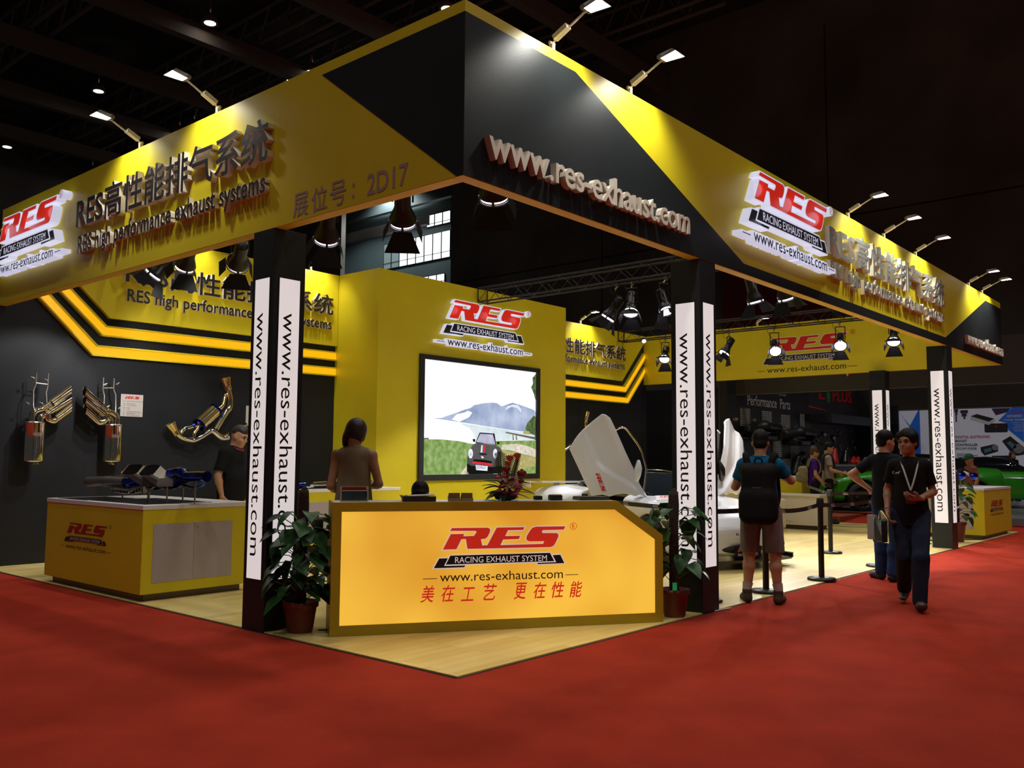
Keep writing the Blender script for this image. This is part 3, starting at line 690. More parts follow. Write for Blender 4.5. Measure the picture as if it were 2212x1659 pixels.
for nm, colr, spots in (('pink_rose', (.62, .14, .17), ((-.10, .20, .026), (-.035, .215, .034), (.075, .125, .036), (-.085, .09, .026), (.085, .09, .03), (.07, .06, .025))), ('red_rose', (.26, .008, .008), ((-.02, .275, .045), (.125, .235, .05), (.11, .17, .036), (-.045, .155, .035))), ('white_rose', (.7, .66, .4), ((.115, .105, .026),)), ('magenta_orchid', (.26, .02, .16), ((-.01, .225, .03), (.03, .19, .03), (-.06, .12, .028), (.0, .08, .04), (.03, .06, .03), (-.03, .07, .035)))):
    for x, z, r in spots: mb = MB(); rose(mb, fl_pt(x, -.075-rnd.uniform(0, .03), z), r); build(nm, mb, mat(nm, colr, .55), t)
for x, z in ((-.005, .155), (.055, .165)):
    mb = MB(); c = fl_pt(x, -.10, z)
    for j in range(6): a = j*pi/3+.3; leafshape(mb, c, CU*cos(a)+Vector((0, 0, sin(a)))+TOC*.5, TOC, .075, .03, .35, 5)
    build('lily', mb, mat('cream_lily', (.8, .70, .52), .5), t)
for x, z, w in ((.03, .37, .05), (.10, .39, .045), (.015, .32, .035)):
    mb = MB(); c = fl_pt(x, -.02, z); mb.tube([fl_pt(x*.5, 0, .15), c], .003, 5)
    for j in range(4): leafshape(mb, c-Vector((0, 0, .03)), CU*(j-1.5)*.35+Vector((0, 0, 1)), TOC, .07, w*.6, .05, 5)
    build('orange_bloom', mb, mat('orange_bloom', (.6, .10, .035), .5), t)

# ================================================================== display counters
def display(label, x0, x1, y0, y1, face_doors, zt=.95, logo=None, name='display_counter', left=False):
    t = thing(name, label, 'counter', ((x0+x1)/2, (y0+y1)/2, .012))
    mb = MB(); mb.box((x0+.07, y0+.07, .012), (x1-.07, y1-.07, .10)); build('plinth', mb, PLINTH, t)
    mb = MB(); mb.box((x0, y0, .085), (x1, y1, zt-.045)); build('counter_body', mb, YEL, t, bevel=.002)
    mb = MB(); mb.box((x0-.006, y0-.006, zt-.045), (x1+.006, y1+.006, zt)); build('counter_top', mb, WHITE, t, 'white worktop', bevel=.003)
    a, b = face_doors; w = (b-a)/2
    MD = frame((x0, 0, 0), (0, -1, 0), (0, 0, 1)) if left else frame((0, y0, 0), (1, 0, 0), (0, 0, 1))
    for k in range(2):
        mb = MB(); mb.box((a+k*w+.003, .19, -.004), (a+(k+1)*w-.003, zt-.19, .004), MD); dr = build('door', mb, GREYD, t, 'grey cupboard door')
        if k == 1: mb = MB(); mb.lathe([(.010, 0), (.010, .006), (.006, .009)], 12, MD @ T((a+w+.035, zt-.235, .004))); build('lock', mb, CHROME, dr)
    if logo: logo_flat(t, logo[0], logo[1], logo[2], .002, white=False, ink=mat('faded_black_print', (.03, .008, .006), .5), red=mat('dull_red_print', (.36, .012, .012), .5))
    return t
display('yellow display counter at the left edge with grey doors, exhaust on top', -.0+.02, 1.24, 4.36, 6.62, (.13, 1.02), .958, (frame((.02, 5.60, .55), (0, -1, 0), (0, 0, 1)), .62, .42))
display('yellow counter with a white top beside the tower, behind the woman', 2.95, 5.44, 6.60, 7.70, (3.4, 5.0), .975)
display('yellow display counter at the far right corner of the booth', 14.0, 16.15, .03, 1.25, (-1.05, -.22), .955, (frame((14.95, .03, .55), (1, 0, 0), (0, 0, 1)), .62, .42), left=True)
# ================================================================== exhausts on the wall
def YW(x, z, y=0.0): return Vector((x, 8.25-y, z))
def muffler(x0, flip, label, inner):
    """hanging muffler; x given relative to the can centre, flip mirrors it"""
    f = -1 if flip else 1
    t = thing('wall_exhaust', label, 'exhaust', (x0, 8.32, 1.36), group='twin mufflers on the wall')
    P = lambda x, z, y=0: Vector((x0+f*x, 8.22-y, z))
    mb = MB(); mb.lathe([(.10, 0), (.127, .012), (.129, .02), (.125, .03), (.125, .50), (.129, .51), (.127, .52), (.10, .53)], 28, T((x0, 8.22, 1.36)) @ Matrix.Diagonal((1, .60, 1, 1)))
    can = build('muffler_can', mb, CHROME, t)
    mb = MB(); Mf = frame((x0, 8.22-.0765, 1.72), (1, 0, 0), (0, 0, 1)); ring(mb, 0, 0, .05, .005, .002, Mf, .5); mb.text('RES', -.03, -.012, .06, .024, Mf, .002)
    build('embossed_badge', mb, mat('etched_steel', (.45, .42, .36), .5, .8), can)
    mb = MB(); mb.lathe([(.035, -.035), (.035, 0)], 14, T((x0+f*.03, 8.22, 1.36))); mb.tube([P(.03, 1.335), P(-.02, 1.33, .03)], .012, 8); build('inlet_flange', mb, GOLDC, t)
    # three stacked pipes and tips
    pp = [([(-.045, 1.89), (-.04, 1.97), (.0, 2.03), (.10, 2.07), (.22, 2.16)], (.40, 2.31, 0)), ([(.05, 1.89), (.06, 1.95), (.13, 1.99), (.20, 2.05)], (.385, 2.185, .03)), ([(.13, 1.99), (.15, 1.93), (.22, 1.905), (.28, 1.96)], (.385, 2.05, .03))]
    for k, (pt, tip) in enumerate(pp):
        mb = MB(); mb.tube([P(a, b, .02*k) for a, b in pt], .041, 14, sub=6); build('pipe', mb, CHROME, t)
        e = P(*pt[-1], .02*k); d = (P(tip[0], tip[1], .02*k)-e).normalized(); mb = MB()
        n = 20; x = Vector((0, 1, 0)); y = d.cross(x).normalized(); vs = []
        for ring_ in range(2):
            for j in range(n):
                a = 2*pi*j/n; o = (x*cos(a)+y*sin(a))*.054
                q = e-d*.04+o if ring_ == 0 else P(0.425, 0)*1
                if ring_ == 1:
                    base = e+o; s_ = ((x0+f*.425)-base.x)/d.x; q = base+d*s_
                vs.append(q)
        mb.add(vs, [(j, (j+1) % n, n+(j+1) % n, n+j) for j in range(n)], None, True); mb.add(vs[:n], [tuple(range(n))])
        mb.add([v-d*.01+(e-v-d*0).cross(d)*0 for v in vs[n:]], [tuple(range(n))], None, False, 1)
        build('tip', mb, [CHROME if not flip else mat('reddish_steel', (.72, .60, .55), .1, 1.0), INK], t)
    mb = MB(); mb.tube([P(.16, 2.165, .05), P(.20, 2.12, .055), P(.235, 2.02, .06), P(.22, 1.90, .06)], .006, 6); build('tie_strap', mb, RUBBER, t)
    mb = MB(); d_ = Vector((f*.12, 0, .08)).normalized(); mb.tube([P(.085, 2.05), P(.115, 2.07)], .05, 16); build('clamp', mb, GOLDC, t)
    mb = MB()
    mb.tube([P(.0, 2.54, -.05), P(.0, 2.38, -.05), P(-.03, 2.30, -.04), P(-.03, 2.08, -.02), P(-.01, 2.03, 0)], .010, 8); mb.tube([P(.15, 2.54, -.05), P(.15, 2.36, -.05), P(.13, 2.28, -.04), P(.14, 2.12, -.02)], .010, 8)
    mb.tube([P(.0, 2.40, -.05), P(.15, 2.39, -.05)], .009, 8)
    build('hanger_bracket', mb, mat('dull_steel', (.5, .47, .42), .3, .9), t)
    for (a, b) in ((-.04, 2.46), (.13, 2.44), (-.09, 2.12), (.08, 2.13)): mb = MB(); mb.sph(P(a, b, -.03), .016, 8, 6); mb.tube([P(a-.03, b+.02, -.03), P(a+.02, b-.01, -.03)], .006, 6); build('clamp_screw', mb, MATS['dull_steel'], t)
muffler(.46, False, 'left of the two hanging mufflers with three slash tips pointing right', 1)
muffler(1.50, True, 'right of the two hanging mufflers with three slash tips pointing left', -1)
# big titanium system
t = thing('wall_exhaust', 'golden titanium exhaust with blue banded muffler, hung diagonally on the charcoal wall', 'exhaust', (2.85, 8.3, 1.7))
W3 = lambda x, z, y=.02: Vector((x, 8.22-y, z))
mb = MB(); a, b = W3(2.82, 1.94), W3(3.07, 2.17); mb.tube([a, b], .10, 24); build('muffler_can', mb, GOLDC, t)
for q in (W3(2.80, 1.92), W3(3.065, 2.165)): d = (b-a).normalized()*.018; mb = MB(); mb.tube([q-d, q+d], .107, 24); build('blue_band', mb, mat('deep_blue_titanium', (.01, .02, .35), .15, 1.0), t, 'blue end band')
def flare(c, ax, r0, r1, L):
    ax = Vector(ax).normalized(); mb = MB(); c = Vector(c); mb.tube([c, c+ax*L*.35, c+ax*L], [r0, r0*1.15, r1], 20, cap=False); mb.tube([c+ax*L, c+ax*L*.97, c+ax*L*.4], [r1, r1*.9, r0*.8], 20, cap=False, mi=1); mb.add([c+ax*L*.5+v for v in (Vector((0, 0, 0)),)], [], None)
    mb.tube([c-ax*.03, c+ax*.035], r0*1.1, 16); return mb
build('tip', flare(W3(3.26, 2.50), (-.25, .12, .95), .055, .092, .17), [GOLDC, INK], t); build('tip', flare(W3(2.43, 1.79), (-.55, .10, .80), .055, .092, .17), [GOLDC, INK], t)
for pts, r in (([W3(3.26, 2.50), W3(3.29, 2.42), W3(3.31, 2.32), W3(3.30, 2.20), W3(3.24, 2.12), W3(3.08, 1.86)], .043), ([W3(2.43, 1.79), W3(2.52, 1.73), W3(2.62, 1.70), W3(2.72, 1.69), W3(2.85, 1.75), W3(2.98, 1.83), W3(3.05, 1.82), W3(3.12, 1.77), W3(3.20, 1.73), W3(3.30, 1.74)], .043), ([W3(2.50, 1.74), W3(2.51, 1.80), W3(2.56, 1.85), W3(2.68, 1.89), W3(2.80, 1.93)], .03), ([W3(2.72, 1.71), W3(2.72, 1.79), W3(2.77, 1.86), W3(2.82, 1.93)], .028), ([W3(3.08, 2.19), W3(3.14, 2.19), W3(3.19, 2.25), W3(3.22, 2.38), W3(3.27, 2.42)], .03)):
    mb = MB(); mb.tube(pts, r, 14, sub=6); build('pipe', mb, CHROME if r > .03 else GOLDC, t)
mb = MB()
for x, z in ((2.52, 1.73), (2.58, 1.86), (3.24, 2.12), (2.7, 1.9)): mb.tube([W3(x-.012, z-.006), W3(x+.012, z+.006)], .038, 14)
build('blue_weld', mb, BLUET, t)
mb = MB()
for i in range(7): x = 3.08+.03*i; z = 1.80-.022*i+.0035*i*i; mb.tube([W3(x, z), W3(x+.012, z-.007)], .041, 12)
build('bellows', mb, GOLDC, t)
# another system partly behind the column (x ~3.9)
t = thing('wall_exhaust', 'golden exhaust with flared tip mostly behind the left lit column', 'exhaust', (3.75, 8.3, 1.7))
build('tip', flare(W3(3.62, 1.80), (-.5, .05, .8), .05, .085, .16), [GOLDC, INK], t)
mb = MB(); mb.tube([W3(3.62, 1.80), W3(3.70, 1.70), W3(3.76, 1.6), W3(3.9, 1.55), W3(4.1, 1.7)], .036, 14, sub=6); build('pipe', mb, GOLDC, t)
# chrome systems right of the tower, partly hidden by the car doors
t = thing('wall_exhaust', 'chrome exhaust on the right wall behind the raised car door', 'exhaust', (12.6, 8.3, 1.6))
mb = MB(); mb.tube([Vector((11.2, 8.2, 1.25)), Vector((11.6, 8.2, 1.52)), Vector((12.0, 8.2, 1.7)), Vector((12.5, 8.2, 1.9)), Vector((13.1, 8.2, 2.2))], .05, 14, sub=6); build('pipe', mb, CHROME, t)
build('tip', flare(Vector((13.35, 8.2, 2.28)), (.5, -.4, .45), .07, .10, .2), [GOLDC, INK], t)
mb = MB(); mb.tube([Vector((12.9, 8.2, 2.1)), Vector((13.4, 8.2, 2.32))], .09, 16); build('muffler_can', mb, GOLDC, t)
mb = MB(); mb.tube([Vector((12.75, 8.2, 2.05)), Vector((12.7, 8.2, 2.3)), Vector((12.78, 8.2, 2.55))], .055, 12, sub=5); build('vertical_pipe', mb, GOLDC, t)
t = thing('wall_exhaust', 'exhaust tip peeking out beside the right edge of the tower', 'exhaust', (11.2, 8.3, 1.7))
build('tip', flare(Vector((11.1, 8.2, 1.95)), (.35, -.3, .8), .06, .10, .25), [GOLDC, INK], t)
mb = MB(); mb.tube([Vector((11.1, 8.2, 1.95)), Vector((11.0, 8.2, 1.7)), Vector((11.05, 8.2, 1.35)), Vector((11.3, 8.2, 1.15))], .045, 12, sub=5); build('pipe', mb, CHROME, t)
# wall notices
t = thing('wall_notice', 'white notice sheet with red logo hung beside the right muffler', 'notice', (1.85, LY, 2.02))
M = frame((1.85, LY, 2.175), (1, 0, 0), (0, 0, 1)); mb = MB(); mb.box((-.165, -.16, .0005), (.165, .16, .008), M); build('sheet', mb, mat('notice_paper', (.60, .58, .54), .6), t)
mb = MB(); mb.flat([(p[0]*.145-.0, p[1]*.145+.078) for p in RES_P], .0095, M); build('logo_letters', mb, REDP, t)
mb = MB(); rnd = random.Random(5)
for row, (z, n_) in enumerate(((.055, 9), (.018, 6), (-.006, 7), (-.04, 3), (-.06, 3), (-.093, 8), (-.114, 9), (-.128, 6), (-.146, 8))):
    x = -.125
    for k in range(n_):
        w = rnd.uniform(.012, .03); mb.flat([(x, z), (x+w, z), (x+w, z+.009), (x, z+.009)], .0092, M, 1 if row in (1, 3, 5, 8) else 0); x += w+.006
        if k == 0: x = max(x, -.075)
build('small_print', mb, [mat('grey_print', (.25, .24, .22), .6), mat('red_small_print', (.5, .12, .11), .6)], t)
M = frame((3.83, LY, 2.105), (1, 0, 0), (0, 0, 1)); mb = MB(); mb.box((-.09, -.16, .0005), (.11, .16, .008), M)
solo('wall_notice', mb, MATS['notice_paper'], 'white notice strip beside the left lit column', 'notice')

# ================================================================== exhaust on the left display counter
ZTB = .958; XT = .60
def tp(y, z, x=XT): return Vector((x, y, z))
t = thing('table_exhaust', 'blue and silver titanium exhaust with four dark tips on stands on the left display counter', 'exhaust', (XT, 5.3, ZTB))
for (y0, z0, y1, z1, r, x) in ((6.80, 1.13, 6.14, 1.16, .052, .55), (6.13, 1.15, 5.62, 1.15, .055, .45)):
    mb = MB(); a, b = tp(y0, z0, x), tp(y1, z1, x); mb.tube([a, a+(b-a)*.02, b], [r*1.05, r*1.12, r], 22, cap=False); mb.tube([a, a+(b-a)*.3], [r*1.04, r*.9], 20, cap=False, mi=1); mb.tube([a+(b-a)*.3, a+(b-a)*.31], [r*.9, .001], 20, mi=1, cap=False); build('round_tip', mb, [CARBON, INK], t, 'dark brushed round tip')
for (y0, z0, y1, z1, x) in ((5.56, 1.29, 5.16, 1.16, .50), (5.05, 1.30, 4.68, 1.17, .42)):
    a, b = tp(y0, z0, x), tp(y1, z1, x); d = (b-a).normalized(); s_ = Vector((1, 0, 0)); u_ = s_.cross(d).normalized(); mb = MB()
    def rr(c, hw, hh): return [c+s_*q[0]*hw+u_*q[1]*hh for q in ((-1, -.6), (-.8, -1), (.8, -1), (1, -.6), (1, .6), (.8, 1), (-.8, 1), (-1, .6))]
    V = rr(a-d*.03*0, .13, .055)+rr(b, .10, .05)
    for i in range(8): V[i] = V[i]+d*((1.30+.42*(V[i].x-x)-V[i].z)/d.z)
    mb.add(V, [(i, (i+1) % 8, 8+(i+1) % 8, 8+i) for i in range(8)]+[tuple(range(8, 16))]); V2 = [v*.90+sum(V[:8], Vector())*(.10/8)+Vector((0, 0, .001)) for v in V[:8]]
    mb.add(V2, [tuple(range(8))], None, False, 1); build('square_tip', mb, [CARBON, mat('shaded_mouth_black', (.004, .004, .004), .9, spec=0.02)], t, 'dark angled square tip', bevel=.004)  # flat black sheet across the mouth paints in its shaded hollow
for pts, r, mt in (([(6.14, 1.16, .55), (6.0, 1.20, .6), (5.85, 1.25, .62), (5.62, 1.25, .62), (5.45, 1.20, .6), (5.30, 1.15, .58)], .045, CHROME), ([(5.64, 1.15, .45), (5.5, 1.16, .48), (5.36, 1.19, .52), (5.2, 1.17, .56)], .055, BLUET),
                   ([(5.95, 1.08, .5), (5.75, 1.07, .5), (5.6, 1.06, .5), (5.4, 1.09, .52), (5.2, 1.14, .55)], .04, CHROME), ([(5.25, 1.2, .56), (5.1, 1.17, .56), (4.95, 1.145, .55), (4.75, 1.15, .55), (4.6, 1.2, .55), (4.35, 1.24, .55)], .05, BLUET),
                   ([(4.75, 1.26, .5), (4.55, 1.28, .5), (4.42, 1.24, .5), (4.2, 1.245, .5), (4.02, 1.245, .5)], .055, BLUET), ([(5.25, 1.09, .6), (5.05, 1.12, .62), (4.85, 1.13, .62), (4.7, 1.15, .62)], .022, BLUEL), ([(4.72, 1.16, .6), (4.6, 1.14, .6), (4.45, 1.13, .6), (4.25, 1.16, .6)], .018, BLUEL), ([(4.72, 1.3, .56), (4.5, 1.305, .56)], .02, BLUEL)):
    mb = MB(); mb.tube([tp(a, b, c) for a, b, c in pts], r, 14, sub=6); build('pipe', mb, mt, t, 'blue burnt pipe' if mt in (BLUET, BLUEL) else 'silver pipe')
mb = MB()
for i in range(12): y = 5.98-.062*i; mb.tube([tp(y, 1.075-.01*sin(i*.5), .5), tp(y-.02, 1.075-.01*sin(i*.5), .5)], .046, 12)
build('bellows', mb, CHROME, t); mb = MB()
for i in range(5): y = 6.02-.06*i; mb.tube([tp(y, 1.225+.015*sin(i), .61), tp(y-.02, 1.23, .61)], .05, 12)
build('bellows', mb, CHROME, t)
for y, zt_, x in ((5.21, 1.1, .5), (4.71, 1.15, .45), (4.24, 1.22, .5), (5.9, 1.04, .55), (5.42, 1.05, .62), (4.80, 1.1, .68)):
    mb = MB(); mb.tube([tp(y, ZTB, x), tp(y, zt_, x)], .009, 8); mb.box((x-.04, y-.03, ZTB), (x+.04, y+.03, ZTB+.006)); build('stand', mb, mat('stand_steel', (.35, .33, .28), .35, .7), t)
mb = MB(); mb.box((.06, 5.75, ZTB), (.62, 6.45, ZTB+.006), None); mb.box((.10, 4.5, ZTB+.0), (.85, 5.7, ZTB+.006))
solo('black_base_plate', mb, mat('black_gloss_plate', (.012, .012, .014), .12), 'glossy black plates lying under the blue exhaust on the left counter', 'plate', bevel=.001)
# small parts on the counter by the tower
t = thing('table_exhaust', 'small blue and silver exhaust parts on the counter by the tower', 'exhaust', (4.1, 6.9, .975))
mb = MB(); mb.tube([Vector((3.9, 6.85, 1.03)), Vector((4.15, 6.85, 1.035))], .05, 16); build('silver_pipe', mb, CHROME, t)
mb = MB(); mb.tube([Vector((4.15, 6.85, 1.035)), Vector((4.45, 6.85, 1.03))], .045, 16); build('blue_pipe', mb, BLUET, t)
mb = MB(); mb.tube([Vector((3.55, 6.9, 1.02)), Vector((3.8, 6.9, 1.03))], .045, 16); build('blue_pipe', mb, BLUET, t)
mb = MB(); mb.tube([Vector((4.45, 6.84, 1.03)), Vector((4.7, 6.84, 1.03))], .045, 16); build('silver_pipe', mb, CHROME, t)
mb = MB(); mb.lathe([(.0, .0), (.11, .0), (.13, .05), (.06, .06), (.05, .09)], 8, T((3.45, 7.0, 1.07)) @ Rx(1.2)); build('silver_flange', mb, CHROME, t)
mb = MB(); mb.box((3.6, 6.75, .975), (4.75, 7.0, .985)); build('black_base', mb, RUBBER, t)
# gold and blue exhaust on the far right counter
t = thing('table_exhaust', 'gold and blue exhaust standing on the far right display counter', 'exhaust', (14.6, .8, .955))
Q = lambda x, y, z: Vector((x, y, z))
for pts, r, mt in (([Q(14.1, .9, 1.45), Q(14.5, .85, 1.46), Q(14.75, .8, 1.35), Q(15.0, .75, 1.25), Q(15.2, .7, 1.12)], .05, GOLDC), ([Q(14.2, .6, 1.2), Q(14.5, .6, 1.2), Q(14.8, .6, 1.28), Q(15.2, .55, 1.2)], .045, CHROME), ([Q(14.1, .7, 1.06), Q(14.4, .7, 1.05), Q(14.8, .7, 1.1)], .04, GOLDC)):
    mb = MB(); mb.tube(pts, r, 12, sub=5); build('pipe', mb, mt, t)
mb = MB(); mb.sph(Q(14.55, .55, 1.18), (.16, .09, .08), 14, 8); mb.sph(Q(15.3, .5, 1.16), (.16, .08, .07), 14, 8); build('blue_chamber', mb, BLUET, t)
mb = MB()
for x in (14.2, 14.6, 15.1): mb.tube([Q(x, .7, .955), Q(x, .7, 1.15)], .012, 8)
build('stand', mb, MATS['stand_steel'], t)

# ================================================================== trusses, spotlights, flood lamps
def truss(x, y0, y1, label):
    t = thing('lighting_truss', label, 'truss', (x, (y0+y1)/2, 4.41)); h = .13
    mb = MB()
    for dx in (-h, h):
        for z in (4.41, 4.67): mb.tube([(x+dx, y0, z), (x+dx, y1, z)], .016, 8)
    build('chords', mb, DARKSTEEL, t)
    mb = MB(); n = max(4, int(round((y1-y0)/.28))); st = (y1-y0)/n
    for i in range(n):
        a, b = y0+i*st, y0+(i+1)*st
        for dx in (-h, h): mb.tube([(x+dx, a, 4.41 if i % 2 else 4.67), (x+dx, b, 4.67 if i % 2 else 4.41)], .006, 5)
        if i % 2 == 0:
            for z in (4.41, 4.67): mb.tube([(x-h, a, z), (x+h, b, z)], .006, 5)
    for y in (y0, y1):
        for dx in (-h, h): mb.tube([(x+dx, y, 4.41), (x+dx, y, 4.67)], .012, 6)
        for z in (4.41, 4.67): mb.tube([(x-h, y, z), (x+h, y, z)], .012, 6)
    build('lattice', mb, DARKSTEEL, t)
truss(1.30, FT+.02, LY-.09, 'dark lattice lighting truss hidden behind the left fascia')
truss(8.06, FT+.02, TY-.03, 'dark lattice lighting truss from the tower to the right fascia')
truss(14.43, FT+.02, LY-.09, 'dark lattice lighting truss near the far fascia')
SPOTS = []
def par(x, y, z, aim, label, power=160, cone=62, doors=(0, 1, 2, 3), bright=False, zt=4.41, sc_=1.0):
    """theatre spotlight with barn doors; (x,y,z) = centre of the lens"""
    P = Vector((x, y, z)); d = (Vector(aim)-P).normalized()
    sd = d.cross(Vector((0, 0, 1))); sd = sd.normalized() if sd.length > .05 else Vector((1, 0, 0)); u = sd.cross(d)
    Mx = Matrix(((sd.x, u.x, -d.x, P.x), (sd.y, u.y, -d.y, P.y), (sd.z, u.z, -d.z, P.z), (0, 0, 0, 1))) @ Matrix.Diagonal((sc_, sc_, sc_, 1))
    t = thing('stage_spotlight', label, 'spotlight', P, group='black spotlights with barn doors')
    mb = MB(); mb.lathe([(.128, .035), (.128, .07), (.115, .10), (.085, .17), (.078, .20), (.078, .40), (.07, .43), (.0, .43)], 24, Mx, cap=False)
    for k in range(4): a = k*pi/2; mb.cbox((.127*cos(a), .127*sin(a), .018), (.012, .012, .022), Mx)
    can = build('lamp_can', mb, BLKM, t)
    mb = MB(); mb.lathe([(.123, -.004), (.135, -.004), (.135, .006), (.123, .006)], 24, Mx, cap=False); build('front_ring', mb, mat('worn_ring', (.12, .11, .13), .3, .8), t)
    mb = MB(); mb.lathe([(.0, .012), (.118, .016), (.118, .036), (.1, .05)], 24, Mx, cap=False); build('lens', mb, LENS, t, 'glowing lens')
    h0 = P+(-d)*.24*sc_
    mb = MB(); top = Vector((h0.x, h0.y, max(h0.z+.22, zt-.08)))
    for s_ in (-1, 1): mb.tube([h0+sd*s_*.095*sc_, Vector((top.x+sd.x*s_*.095, top.y+sd.y*s_*.095, top.z-.02))], .010, 6)
    mb.tube([top+sd*-.1+Vector((0, 0, -.02)), top+sd*.1+Vector((0, 0, -.02))], .011, 6); build('yoke', mb, BLKM, t)
    mb = MB(); xt = 1.3 if x < 4 else 8.06 if x < 11 else 14.43; xe = xt+(.13 if h0.x > xt else -.13)
    mb.tube([top+Vector((0, 0, -.02)), Vector((xe, top.y, zt-.03))], .014, 8); mb.box((xe-.03, top.y-.02, zt-.035), (xe+.03, top.y+.02, zt+.022)); build('hook_clamp', mb, mat('clamp_steel', (.3, .27, .2), .4, .8), t)
    mb = MB(); e = P-d*.42*sc_; mb.tube([e, e+Vector((.05, .03, .05)), Vector((xe, top.y+.12, zt-.12)), Vector((xe, top.y+.15, zt))], .005, 5, sub=4); build('power_cable', mb, RUBBER, t)
    for k in doors:
        a = k*pi/2; w = .10 if k % 2 else .10; q = Matrix.Rotation(a, 4, 'Z')
        op = {0: .55, 1: .35, 2: .55, 3: .42}[k]
        o = Matrix.Translation((0, -.13, -.004)) @ Rx(-(pi/2-op)+pi/2*0)
        L = .20 if k % 2 == 0 else .15
        Md = Mx @ q @ Matrix.Translation((0, -.132, -.004)) @ Rx(pi/2-op*1.0)
        mb = MB(); wt = .17 if k % 2 == 0 else .10
        mb.prism([(-.085, 0), (.085, 0), (wt, -L), (-wt, -L)] , -.001, .001, Md @ Matrix.Rotation(pi/2, 4, 'X') if False else Md)
        build('barn_door', mb, BARN, t)
    if power:
        light('SPOT', 'spot_beam', P+d*.02, power, aim, (1, .97, .96), .07, spot=RAD(cone), blend=.45)
    return t
L6 = [((1.3, 6.88, 3.79), (.2, 8.4, 1.6)), ((1.3, 6.09, 3.80), (1.7, 8.4, 1.8)), ((1.3, 4.88, 3.67), (3.0, 8.4, 2.2)), ((1.3, 3.23, 3.69), (2.8, 5.6, .9)), ((1.3, 2.05, 3.67), (3.4, 4.2, 0.9)), ((1.3, .88, 3.69), (3.6, 2.6, .8))]
ORD = ['farthest left', 'second from the left', 'third from the left', 'just right of the left column', 'left of the window glare', 'nearest the front corner']
for (p, a), o in zip(L6, ORD): par(*p, a, f'black barn-door spotlight, left truss, {o}', 150 if p[1] > 4 else 110)
for p, a, lb in (((8.06, 4.37, 3.81), (7.2, 6.2, .8), 'left of the pair on the middle truss beside the tower'), ((8.06, 3.90, 3.86), (6.6, 3.2, .7), 'right of the pair on the middle truss beside the tower'), ((8.06, 3.20, 3.81), (7.5, 1.8, .6), 'on the middle truss, half behind the right lit column'),
                 ((8.06, 1.67, 3.79), (9.2, 1.2, 0), 'on the middle truss before the red banner'), ((8.06, 1.19, 3.79), (9.8, .9, 0), 'on the middle truss close under the right fascia')):
    par(*p, a, f'black barn-door spotlight {lb}', 360)
for p, a, lb in (((14.43, 7.09, 3.87), (12.2, 6.2, 1), 'on the far truss in front of the far corner'), ((14.43, 5.51, 3.89), (13.2, 6.6, 1.2), 'turned sideways on the far truss'), ((14.43, 4.24, 3.86), (10.5, 2.0, .3), 'glaring over the left half of the far printed logo'), ((14.43, 2.79, 3.87), (10.5, 1.4, .3), 'glaring over the right end of the far printed logo'), ((14.43, 1.70, 3.86), (11.8, 1.0, 0), 'just below the right fascia near the third column')):
    par(*p, a, f'black barn-door spotlight {lb}', 330)
# a small lamp clipped on the far truss
t = thing('clip_lamp', 'tiny bright lamp clipped to the far truss beside the amber strips', 'lamp', (14.43, 7.68, 4.44))
mb = MB(); mb.lathe([(.0, .12), (.03, .12), (.06, .0), (.055, -.005)], 14, T((14.33, 7.6, 4.36)) @ Ry(.6) @ Rx(-.4), cap=False); build('shade', mb, mat('clip_lamp_shade', (.25, .22, .18), .4), t)
mb = MB(); mb.sph((14.32, 7.6, 4.355), .045, 10, 7); build('bulb', mb, LENS, t); mb = MB(); mb.tube([(14.3, 7.68, 4.42), (14.34, 7.6, 4.44)], .012, 6); build('clip', mb, BLKM, t)

FK = 1.8
def flood(base, out, label, power=46, kk=1.0):
    """long-armed flood lamp on top of a fascia; out = horizontal unit vector pointing away from the board"""
    b = Vector(base); out = Vector(out); rt = out.cross(Vector((0, 0, 1))); t = thing('arm_flood_lamp', label, 'lamp', b, group='long-armed flood lamps')
    Mx = Matrix(((rt.x, out.x, 0, b.x), (rt.y, out.y, 0, b.y), (rt.z, out.z, 1, b.z), (0, 0, 0, 1)))
    mb = MB(); mb.box((-.025, -.06, .0), (.025, .02, .012), Mx); mb.box((-.018, -.035, .012), (.018, .0, .09), Mx); mb.tube([(-.03, -.02, .085), (.03, -.02, .085)], .014, 8, M=Mx); build('bracket', mb, BEIGEM, t)
    mb = MB(); mb.tube([(0, -.02, .085), (0, .34, .255)], .009, 8, M=Mx); build('arm', mb, BEIGEM, t)
    mb = MB(); Mb = Mx @ T((0, .08, .14)) @ Rx(.44); mb.box((-.03, -.075, -.012), (.03, .075, .03), Mb); build('ballast_box', mb, BEIGEM, t, bevel=.004)
    Mh = Mx @ T((0, .40, .245)) @ Rx(.06)
    mb = MB(); V = [(-.05, -.09, 0), (.05, -.09, 0), (.085, .10, 0), (-.085, .10, 0), (-.035, -.085, .05), (.035, -.085, .05), (.07, .06, .04), (-.07, .06, .04)]
    mb.add(V, [(4, 5, 6, 7), (0, 1, 5, 4), (1, 2, 6, 5), (2, 3, 7, 6), (3, 0, 4, 7)], Mh); mb.tube([(-.05, -.085, .02), (.05, -.085, .02)], .022, 10, M=Mh); hd = build('lamp_head', mb, mat('lamp_head_grey', (.16, .14, .10), .4), t)
    mb = MB(); mb.flat([(-.045, -.07), (.045, -.07), (.077, .092), (-.077, .092)], .002, Mh); build('glass', mb, FLOODG, hd, 'glowing glass')
    c = Mh @ Vector((0, .01, -.02)); aim = b-out*.0+Vector((0, 0, -.62))
    light('SPOT', 'flood_beam', c, power*FK, aim, (1, .98, .9), .05, spot=RAD(118), blend=.75)
    return t
